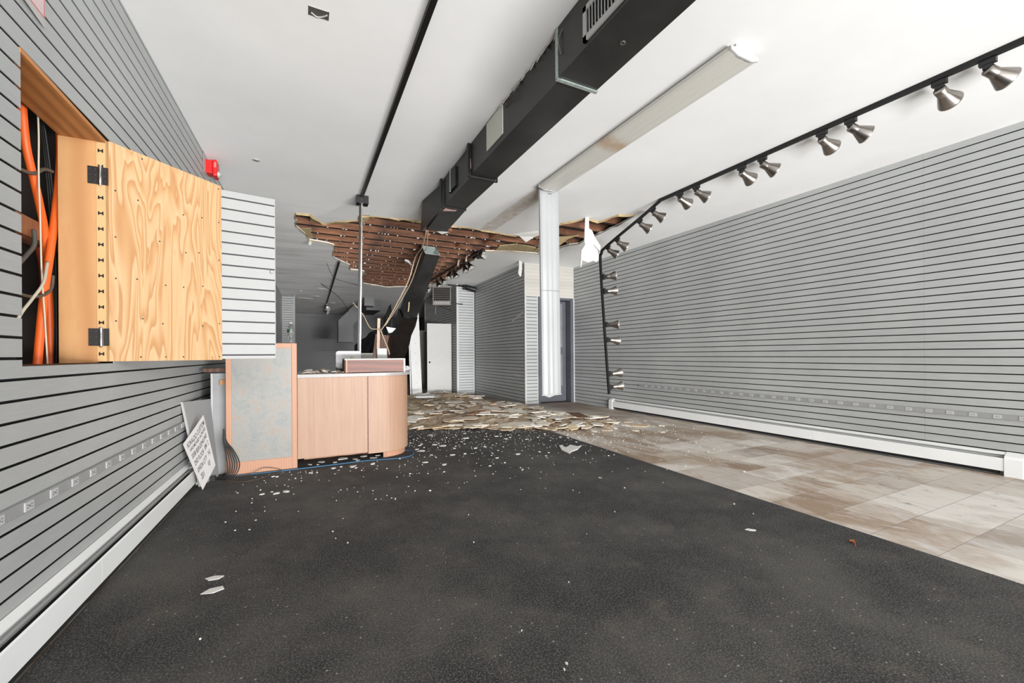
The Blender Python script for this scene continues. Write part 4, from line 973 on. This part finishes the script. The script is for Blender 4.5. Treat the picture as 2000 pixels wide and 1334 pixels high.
# dark crumpled sheet behind the counter
rn = random.Random(12); vs_ = []; W_, H_ = 12, 9
for j in range(H_+1):
    for i in range(W_+1):
        a, b = i/W_, j/H_
        x = 1.02+.78*a; z = .0+(1.35+.95*a**1.3)*b; y = 9.35+.35*math.sin(a*5+b*2)+rn.uniform(-.06, .06)+.3*b
        vs_.append((x, y, z+(rn.uniform(-.03, .03) if j else 0)))
mb = MB(); mb.add(vs_, [(j*(W_+1)+i, j*(W_+1)+i+1, (j+1)*(W_+1)+i+1, (j+1)*(W_+1)+i) for j in range(H_) for i in range(W_)])
o = mb.build('crumpled_black_sheet', 'black_plastic', label='crumpled black sheet metal standing in the wreckage behind the counter', cat='sheet metal'); m = o.modifiers.new('t', 'SOLIDIFY'); m.thickness = .006
MB().obox((1.42, 8.9, 1.05), (.12, 0, 1), (1, .1, -.12), (0, 1, 0), .48, .17, .02).build('dark_board', 'dark_wood', label='dark brown panel leaning behind the white carton', cat='panel')
# rear duct with its dropped elbow
e = empty('rear_duct', (1.5, 17.0, 1.6), 'black duct elbow hanging below the ceiling in front of the far wall', 'air duct')
MB().prism([(1.17, 17.0, 1.66), (1.70, 17.0, 1.66), (1.70, 17.0, 2.28), (2.12, 17.0, 2.72), (2.12, 17.0, 3.05), (1.75, 17.0, 3.05), (1.17, 17.0, 2.42)], (0, .5, 0)).build('elbow', 'black_metal', parent=e)
MB().box(1.16, 1.71, 16.99, 17.51, 1.62, 1.68).build('outlet_rim', 'black_metal', parent=e)
MB().box(2.0, 2.5, 15.6, 17.5, 2.72, 3.05).build('branch', 'black_metal', parent=e)
MB().box(1.86, 2.18, 15.0, 15.4, 2.80, H-.002).build('ceiling_duct_stub', 'duct_black', label='short square black duct stub on the ceiling right of the silver rail', cat='air duct')
for i, (x, y, w_) in enumerate(((-.05, 14.3, .07), (.52, 13.7, .16), (.35, 15.5, .2), (.05, 16.3, .3), (1.0, 17.0, .1))):
    shard('ceiling_flake', (x, y, H-.03), w_, .004, 'plaster', .1, 90+i, label='loose pale flake of paint hanging from the dim rear ceiling', cat='paint flake', group='flakes on the rear ceiling')

# ------------------------------------------------------------------ right rear objects
e = empty('white_channel', (2.75, 11.5, 0), 'tall white perforated metal channel leaning upright beside the fallen duct', 'metal channel')
MB().prism([(2.66, 11.5, 0), (2.93, 11.5, 0), (2.84, 11.5, 2.42), (2.70, 11.5, 2.30), (2.58, 11.5, 2.0)], (0, .03, 0)).build('face', 'white_paint', parent=e)
MB().prism([(2.60, 11.48, 0), (2.635, 11.48, 0), (2.58, 11.48, 1.9), (2.56, 11.48, 1.85)], (0, .05, 0)).build('side_lip', 'trim_light', parent=e)
mb = MB()
for k in range(7): mb.ring([(.010, 0), (.010, .001)], (2.79-.012*k, 11.4995, .35+.27*k), (0, -1, 0), 8)
mb.build('punched_hole', 'cable_grey', parent=e)
e = empty('white_door', (3.5, 11.85, 0), 'loose white flush door leaning against the dark side wall', 'door')
MB().obox((3.52, 11.82, 1.015), (.995, -.12, 0), (.12, .995, 0), (0, 0, 1), .352, .018, 1.0).build('door_leaf', 'door_white', parent=e)
MB().ring([(.026, 0), (.026, .002)], (3.235, 11.83, .90), (-.12, -.995, 0), 14).build('bore_hole', 'groove', parent=e)
MB().box(3.28, 3.74, 13.9, 13.94, 0, 1.93).build('grey_wallboard', 'dim_panel', label='grey panel standing upright behind the loose white door', cat='panel')
# unit heater
e = empty('unit_heater', (3.72, 12.0, 2.55), 'old grey louvred unit heater hanging from the ceiling by the side wall', 'heater')
hc = Vector((3.66, 11.95, 2.82)); ax = Vector((.92, -.38, 0)).normalized(); ay = Vector((.38, .92, 0)).normalized()
MB().obox(hc, ax, ay, (0, 0, 1), .26, .16, .27).build('casing', 'heater_grey', parent=e)
for k in range(6):
    MB().obox(hc-ay*.165+Vector((0, 0, .20-.055*k)), ax, (ay+Vector((0, 0, .6))), (Vector((0, 0, 1))-ay*.6), .225, .022, .004).build('louvre', 'heater_grey', parent=e)
mb = MB(); mb.obox(hc-ay*.161+Vector((0, 0, .04)), ax, ay, (0, 0, 1), .235, .001, .20); mb.build('dark_mouth', 'groove', parent=e)
for k in range(15):
    MB().obox(hc-ay*.163+ax*(-.21+.03*k)+Vector((0, 0, -.18)), ax, ay, (.2, 0, 1), .004, .004, .05).build('fin', 'trim_light', parent=e)
MB().tube([hc-ax*.2+Vector((0, 0, -.27)), hc-ax*.2+Vector((0, 0, -.52))], .012).build('pipe', 'heater_grey', parent=e)
MB().tube(bez([hc-ax*.1+Vector((0, 0, -.27)), hc+ax*.1+Vector((0, 0, -.34)), hc+ax*.3+Vector((0, 0, -.42))]), .007).build('pipe', 'black_metal', parent=e)
MB().tube([hc-ax*.2+Vector((0, 0, .26)), Vector((*(hc-ax*.2).xy, H))], .010).tube([hc+ax*.2+Vector((0, 0, .26)), Vector((*(hc+ax*.2).xy, H))], .010).build('hanger', 'heater_grey', parent=e)
# black spotlight on its arm
e = empty('black_spotlight', (4.0, 11.1, 2.98), 'black cylindrical spotlight on a short black arm at the rear pilaster', 'spotlight')
MB().tube([(3.58, 11.15, 3.04), (4.05, 11.12, 3.02)], .018).build('arm', 'black_metal', parent=e)
MB().ring([(.04, -.10), (.075, -.07), (.075, .22), (.08, .24), (.04, .245)], (4.13, 11.10, 2.99), (.9, -.1, -.18), 18).build('head', 'black_metal', parent=e)
MB().box(4.02, 4.10, 11.07, 11.15, 2.93, 3.05).build('knuckle', 'black_plastic', parent=e)
MB().tube([(3.82, 11.23, 2.545), (4.02, 11.2, 2.535)], .012).build('black_peg', 'black_plastic', label='small black peg sticking out of the rear pilaster', cat='peg')

# ------------------------------------------------------------------ hanging drywall
def flap(label, pts, th, vec, mat='drywall_white', name='drywall_flap', second=None):
    if second is None:
        mb = MB(); mb.prism(pts, Vector(vec)*th); return mb.build(name, mat, label=label, cat='drywall piece')
e = empty('hanging_drywall', (3.74, 5.0, 2.35), 'two white drywall plates dangling from the torn ceiling by a narrow strip', 'drywall piece')
MB().prism([(3.69, 5.0, 3.10), (3.755, 5.0, 3.10), (3.755, 5.0, 2.945), (3.80, 4.99, 2.92), (3.84, 4.98, 2.83), (3.94, 4.97, 2.70), (3.93, 4.97, 2.62), (3.83, 4.98, 2.705), (3.68, 5.0, 2.695), (3.67, 5.0, 2.75)], (0, .013, 0)).build('upper_plate', 'drywall_white', parent=e)
MB().prism([(3.675, 4.985, 2.70), (3.80, 4.975, 2.712), (3.88, 4.97, 2.64), (3.905, 4.97, 2.55), (3.895, 4.97, 2.47), (3.85, 4.97, 2.455), (3.80, 4.97, 2.47), (3.72, 4.975, 2.435), (3.62, 4.985, 2.46), (3.60, 4.985, 2.36), (3.585, 4.985, 2.36), (3.605, 4.985, 2.60)], (0, .012, 0)).build('lower_plate', 'drywall_white', parent=e)
flap('white pointed spike of drywall curling down left of the hanging fixture', [(3.10, 6.24, 3.10), (3.20, 6.15, 3.06), (3.30, 6.10, 2.955), (3.40, 6.0, 3.03), (3.62, 5.6, 3.09), (3.30, 6.0, 3.105)], .01, (0, .4, 1))
flap('tan-backed drywall piece curling down right of the hanging fixture', [(3.76, 6.0, 3.08), (3.88, 5.9, 3.06), (4.16, 5.8, 3.10), (4.1, 5.95, 3.10), (3.92, 6.05, 3.02), (3.86, 6.05, 2.90)], .01, (0, .4, 1), 'paper_tan')
flap('narrow white strip of drywall hanging in front of the partition corner', [(4.10, 7.9, 3.10), (4.17, 7.9, 3.08), (4.175, 7.9, 2.93), (4.15, 7.9, 2.77), (4.12, 7.9, 2.76), (4.08, 7.9, 2.83), (4.10, 7.9, 2.95)], .012, (0, 1, 0))
flap('folded tan drywall flap at the far left of the torn hole', [(.10, 6.60, 3.12), (.20, 6.75, 3.11), (.30, 6.95, 3.10), (.30, 7.15, 3.15), (.10, 7.15, 3.16)], .008, (0, 0, 1), 'paper_tan')
flap('tan paper flap on the near edge of the torn hole beside the silver rail', [(.72, 6.30, 3.10), (.86, 6.25, 3.10), (.86, 6.42, 3.09), (.80, 6.62, 3.08), (.74, 6.5, 3.09)], .006, (0, 0, 1), 'paper_tan')
flap('tan paper flap on the near edge left of the silver rail', [(.30, 6.95, 3.10), (.47, 6.75, 3.10), (.62, 6.62, 3.10), (.62, 6.85, 3.12), (.45, 7.0, 3.13)], .006, (0, 0, 1), 'paper_tan')
flap('tan paper flap folded back on the left side of the torn hole', [(-.09, 7.40, 3.10), (.12, 7.35, 3.12), (.16, 7.95, 3.12), (.08, 7.98, 3.10)], .006, (0, 0, 1), 'paper_tan')
flap('stacked tan drywall layers on the right edge of the torn hole', [(3.25, 7.05, 3.11), (3.55, 6.8, 3.12), (3.95, 6.9, 3.11), (4.0, 7.15, 3.10), (3.6, 7.22, 3.10), (3.3, 7.35, 3.10)], .02, (0, 0, 1), 'paper_tan')
flap('second tan drywall layer next to the hanging strip at the torn hole', [(3.95, 6.85, 3.10), (4.35, 6.6, 3.11), (4.33, 6.75, 3.10), (4.0, 7.15, 3.095)], .012, (0, 0, 1), 'paper_tan')
flap('small pale curl of plaster at the lower left of the torn hole', [(.10, 7.98, 3.09), (.14, 7.96, 3.05), (.12, 8.0, 3.0), (.08, 8.0, 3.02)], .008, (0, 1, 0))
flap('thin pale splinter hanging from a joist beside the silver rail', [(.78, 6.7, 3.12), (.80, 6.7, 3.12), (.81, 6.7, 2.92), (.80, 6.7, 2.90)], .006, (0, 1, 0), 'stick_pink')
flap('white metal lamp scrap caught on the cable left of the fallen duct', [(1.73, 8.0, 2.92), (1.79, 8.0, 2.91), (1.86, 8.0, 2.83), (1.84, 8.0, 2.81), (1.79, 8.0, 2.86), (1.72, 8.0, 2.89)], .03, (0, 1, 0), 'white_enamel')
for i, (x, y) in enumerate(((3.02, 8.1), (3.0, 8.55))):
    MB().obox((x-.02, y, 3.10), (.2, 0, 1), (1, 0, -.2), (0, 1, 0), .09, .018, .012).build('wood_lath_end', 'stick_pink', label='pale broken lath end sticking down by the track beside the torn hole, %s one' % ('near', 'far')[i], cat='lath')

# ------------------------------------------------------------------ rubble on the floor
def inpoly(x, y, P):
    c = False; n = len(P); j = n-1
    for i in range(n):
        if ((P[i][1] > y) != (P[j][1] > y)) and x < (P[j][0]-P[i][0])*(y-P[i][1])/(P[j][1]-P[i][1])+P[i][0]: c = not c
        j = i
    return c
RUB = [(1.3, 6.1), (1.9, 5.85), (2.6, 5.5), (3.25, 5.05), (4.1, 4.9), (4.5, 5.3), (4.35, 6.0), (4.2, 7.0), (4.0, 8.6), (3.9, 10.5), (3.6, 11.6), (2.4, 11.4), (1.9, 9.6), (1.3, 8.0)]
def hgt(x, y):
    d = min(math.hypot(x-a, y-b) for a, b in RUB); m = min(1, d/.8)
    return .012+.075*m*(0.55+.45*math.sin(x*3.1+y*1.7)*math.cos(y*2.3-x))
mb = MB(); vs_ = []; idx = {}; rn = random.Random(31); st_ = .11
i0, i1, j0, j1 = int(1.2/st_), int(4.6/st_), int(4.8/st_), int(11.8/st_)
fs_ = []
for i in range(i0, i1+1):
    for j in range(j0, j1+1):
        x, y = i*st_+rn.uniform(-.04, .04), j*st_+rn.uniform(-.04, .04)
        if inpoly(x, y, RUB): idx[(i, j)] = len(vs_); vs_.append((x, y, hgt(x, y)+rn.uniform(-.012, .015)))
for (i, j) in list(idx):
    q = [(i, j), (i+1, j), (i+1, j+1), (i, j+1)]
    if all(k in idx for k in q): fs_.append(tuple(idx[k] for k in q))
mb.add(vs_, fs_); o = mb.build('plaster_dust', 'rubble_dust', label='brown layer of crushed plaster and dust under the rubble', cat='rubble', kind='stuff')
m = o.modifiers.new('t', 'SOLIDIFY'); m.thickness = .01; m.offset = -1
# slab prototypes
protos = []
for s_ in range(12):
    o = shard('plaster_slab', (0, 0, 0), 1.0, .07, 'plaster_dirty', 0, 200+s_)
    COL.objects.unlink(o); protos.append(o)
rn = random.Random(77); placed = 0; tries = 0
LBL = 'broken plaster slab lying in the heap of rubble behind the counter'
big = [(1.75, 6.05, .34), (2.25, 5.85, .30), (2.75, 5.62, .34), (3.2, 5.6, .36), (2.4, 6.5, .36), (1.7, 6.9, .36), (3.1, 6.4, .40), (3.75, 5.9, .42), (3.6, 6.8, .40), (2.6, 7.3, .38), (2.0, 7.6, .36), (3.3, 7.6, .34), (2.7, 8.3, .3)]
def put(x, y, s, z, tilt, lab=LBL, grp='slabs in the rubble heap'):
    o = rn.choice(protos).copy(); COL.objects.link(o); o.location = (x, y, z)
    o.scale = (s, s*rn.uniform(.6, 1), min(.24, .16+s*.05) if s < .3 else .26)
    o.rotation_euler = (rn.uniform(-tilt, tilt), rn.uniform(-tilt, tilt), rn.uniform(0, 6.28)); return tag(o, lab, 'plaster slab', grp)
for x, y, s in big: put(x, y, s*.62, hgt(x, y)+.012, .10)
while placed < 200 and tries < 5000:
    tries += 1; x = rn.uniform(1.3, 4.5); y = 4.9+6.6*rn.random()**1.5
    if not inpoly(x, y, RUB): continue
    s = rn.choice((.07, .10, .13, .17, .22, .27)); put(x, y, s, hgt(x, y)+rn.uniform(.0, .03), .20 if s < .15 else .10); placed += 1
# scattered slabs right of the heap
LB2 = 'flat plaster piece lying on the tiles right of the rubble heap'
for x, y, s in ((4.0, 5.45, .14), (4.35, 5.35, .16), (4.6, 4.9, .20), (4.45, 5.0, .12), (4.9, 4.75, .14), (4.7, 5.25, .10), (4.15, 4.95, .13), (3.9, 4.8, .10), (4.25, 4.6, .07), (5.0, 5.2, .06), (3.7, 4.85, .08), (4.5, 4.35, .05)):
    o = put(x, y, s, .002, .03, LB2, 'plaster pieces on the tiles'); o.scale.z = .12
# laths and timber strips in the heap
for i in range(16):
    x = rn.uniform(1.4, 3.9); y = rn.uniform(5.9, 9.5)
    if not inpoly(x, y, RUB): continue
    a = rn.uniform(-.6, .6); L = rn.uniform(.15, .45)
    MB().obox((x, y, hgt(x, y)+.03), (math.cos(a), math.sin(a), rn.uniform(-.05, .05)), (-math.sin(a), math.cos(a), 0), (0, 0, 1), L/2, .012, .005).build('wood_lath', rn.choice(('stick_pink', 'noggin_wood', 'old_lath')), label='thin broken wood lath mixed into the rubble heap', cat='lath', group='laths in the rubble heap')
MB().obox((3.98, 5.62, .12), (.9, .4, -.1), (-.4, .9, .3), (0, -.3, 1), .16, .09, .008).build('brown_slab', 'dark_wood', label='dark brown slab tilted up at the right of the rubble heap', cat='slab')
MB().obox((2.52, 9.6, .16), (1, -.4, 0), (.4, 1, .25), (0, -.25, 1), .20, .08, .02).build('white_fixture_scrap', 'white_enamel', label='bent white metal scrap at the far left of the rubble heap', cat='metal scrap')
MB().tube([(3.1, 9.3, .12), (3.35, 9.1, .24)], .008, 6).build('thin_stick', 'stick_pink', label='thin stick poking up at the back of the rubble heap', cat='stick')

# white scuffs left on the partition boards
wp = bpy.data.objects['wall_partition']
for pts in ([(8.14, 2.01), (8.30, 1.95), (8.50, 1.91), (8.74, 1.86), (8.72, 1.92), (8.52, 1.95), (8.36, 2.02), (8.14, 2.06)], [(8.22, .62), (8.45, .60), (8.66, .64), (8.60, .67), (8.30, .65)]):
    MB().prism([(4.3195+.03*(y-8.1), y, z) for y, z in pts], (-.0012, 0, 0)).build('scuff_mark', 'trim_light', parent=wp)
# plaster chips on the carpet
ORDW = ['first', 'second', 'third', 'fourth', 'fifth', 'sixth', 'seventh', 'eighth', 'ninth', 'tenth']
chips = []
for s_ in range(6):
    o = shard('plaster_chip', (0, 0, 0), 1.0, .12, 'plaster', 0, 300+s_); COL.objects.unlink(o); chips.append(o)
def chip(x, y, s, lab, grp, z=.0085, ratio=None):
    o = rn.choice(chips).copy(); COL.objects.link(o); o.location = (x, y, z); o.scale = (s, s*(ratio or rn.uniform(.5, 1)), max(.05, s*1.0))
    o.rotation_euler = (0, 0, rn.uniform(0, 6.28)); return tag(o, lab, 'plaster chip', grp)
def on_floor(x, y): return not (-.7 < x < 1.12 and y > 4.52)
n_ = 0; tries = 0
while n_ < 95 and tries < 6000:
    tries += 1; x = rn.uniform(-.35, 3.5); y = 5.9-2.2*abs(rn.gauss(0, .55))
    if y < 3.3 or not on_floor(x, y) or x > 3.1: continue
    if y > 5.0+.9*(3.1-x)/1.9: continue
    s = rn.choice((.008, .010, .012, .014, .018, .024, .032)); chip(x, y, s, *(('small white plaster chip on the carpet beside the curved counter end', 'chips by the curved counter end') if x < 1.9 and y > 4.0 else ('small white plaster chip on the carpet below the counter front', 'chips below the counter front') if x < 1.2 else ('small white plaster chip on the carpet near the tile edge', 'chips near the tile edge') if x > 2.6 else ('small white plaster chip on the carpet between counter and tile edge', 'chips in the middle of the carpet'))); n_ += 1
BIG = ((-.13, 3.84, .042), (-.20, 3.82, .028), (-.30, 3.85, .02), (.05, 4.35, .02), (.25, 4.42, .03), (.42, 4.40, .035), (.62, 4.42, .04), (1.2, 4.75, .04), (1.45, 4.4, .035), (1.25, 4.05, .035), (1.5, 4.9, .05), (1.9, 5.2, .05), (1.8, 4.6, .03), (2.1, 4.1, .04))
BIGORD = {(q[0], q[1]): ORDW[i] for grp_ in ([q for q in BIG if q[0] >= .8], [q for q in BIG if q[0] < .8 and not (q[1] < 4.3 and q[0] < .1)], [q for q in BIG if q[1] < 4.3 and q[0] < .1]) for i, q in enumerate(sorted(grp_))}
for x, y, s in BIG:
    chip(x, y, s, 'larger white plaster chip on the carpet, '+(('below the tall counter section, %s from the left' if y < 4.3 and x < .1 else 'before the counter front, %s from the left') % BIGORD[(x, y)] if x < .8 else 'right of the counter, %s from the left' % BIGORD[(x, y)]), 'larger chips around the counter')
def special(name, pts, th, mat, label, cat='plaster piece'):
    MB().prism([(x, y, .0085) for x, y in pts], (0, 0, th)).build(name, mat, label=label, cat=cat)
special('plaster_piece', [(2.732, 4.252), (2.747, 4.12), (2.867, 4.212), (2.894, 4.103), (2.969, 4.126), (2.801, 3.972), (2.687, 3.919), (2.607, 3.852), (2.617, 3.956), (2.627, 4.036)], .008, 'plaster', 'largest white plaster piece on the carpet, right of the counter')
special('plaster_flake', [(-.44, 2.52), (-.40, 2.53), (-.36, 2.51), (-.38, 2.485), (-.42, 2.49)], .003, 'plaster', 'pale flake on the carpet in the left foreground, the farther of two', 'flake')
special('plaster_flake', [(-.43, 2.365), (-.40, 2.40), (-.35, 2.40), (-.34, 2.37), (-.38, 2.35)], .003, 'plaster', 'pale flake on the carpet in the left foreground, the nearer of two', 'flake')
special('plaster_flake', [(2.44, 1.69), (2.47, 1.69), (2.495, 1.655), (2.48, 1.645), (2.45, 1.665)], .003, 'plaster', 'small white flake on the carpet left of the dry leaf', 'flake')
n_ = 0
while n_ < 24:
    x = rn.uniform(-.5, 3.0); y = rn.uniform(1.2, 3.8)
    if x < XL(y)+.25: continue
    chip(x, y, rn.choice((.003, .004, .005, .007)), 'tiny white speck of plaster on the foreground carpet', 'specks on the foreground carpet'); n_ += 1
n_ = 0
while n_ < 26:
    x = rn.uniform(3.2, 5.3); y = rn.uniform(2.4, 5.2)
    if y < 3.2 and rn.random() < .6: continue
    chip(x, y, rn.choice((.008, .010, .014, .018)), 'small white plaster chip scattered on the stained tiles', 'plaster chips on the tiles', z=.001); n_ += 1
for i, (x, y, s) in enumerate(((.05, 4.68, .035), (.16, 4.74, .05), (.28, 4.66, .03), (.36, 4.78, .06), (.48, 4.70, .05), (.58, 4.80, .06), (.66, 4.67, .045), (.72, 4.76, .04), (.50, 4.63, .03), (.12, 4.64, .025))):
    chip(x, y, s, 'plaster scrap lying in the open toe space under the counter, %s from the left' % ORDW[sorted((.05, .16, .28, .36, .48, .58, .66, .72, .50, .12)).index(x)], 'scraps under the counter')
# fine crumbs
mb = MB(); k = 0
while k < 1500:
    x = rn.uniform(-.5, 4.9); y = 6.0-2.4*abs(rn.gauss(0, .5))
    if y < 2.6 or not on_floor(x, y): continue
    s = rn.uniform(.0015, .0055); a = rn.uniform(0, 3); z = .0085 if x < 3.1 else .0005
    mb.obox((x, y, z+s*.3), (math.cos(a), math.sin(a), 0), (-math.sin(a), math.cos(a), 0), (0, 0, 1), s, s*.7, s*.4); k += 1
mb.build('plaster_crumbs', 'plaster', label='fine white plaster crumbs sprinkled over carpet and tiles before the rubble', cat='plaster crumbs', kind='stuff')
# dry leaf
e = empty('dry_leaf', (2.83, 1.29, .009), 'curled orange brown dry leaf on the carpet near the tile edge', 'leaf')
lp = [(0, 0), (.012, .006), (.016, .018), (.026, .014), (.024, .026), (.036, .032), (.024, .036), (.022, .048), (.012, .040), (.0, .046), (-.002, .034), (-.014, .034), (-.006, .022), (-.014, .012), (-.003, .010)]
mb = MB(); vs_ = [(2.82+a*.95-.01, 1.275+b*.7, .012+.012*abs(math.sin(a*120))) for a, b in lp]; c0 = (2.825, 1.295, .016); nL = len(lp)
mb.add(vs_+[c0]+[(a, b, c+.001) for a, b, c in vs_]+[(c0[0], c0[1], c0[2]+.001)], [(i, (i+1) % nL, nL) for i in range(nL)]+[(nL+1+i, nL+1+(i+1) % nL, 2*nL+1) for i in range(nL)])
mb.build('blade', 'leaf_orange', parent=e)
MB().tube([(2.81, 1.275, .012), (2.79, 1.268, .010), (2.778, 1.262, .010)], .0012, 6).build('stem', 'leaf_orange', parent=e)
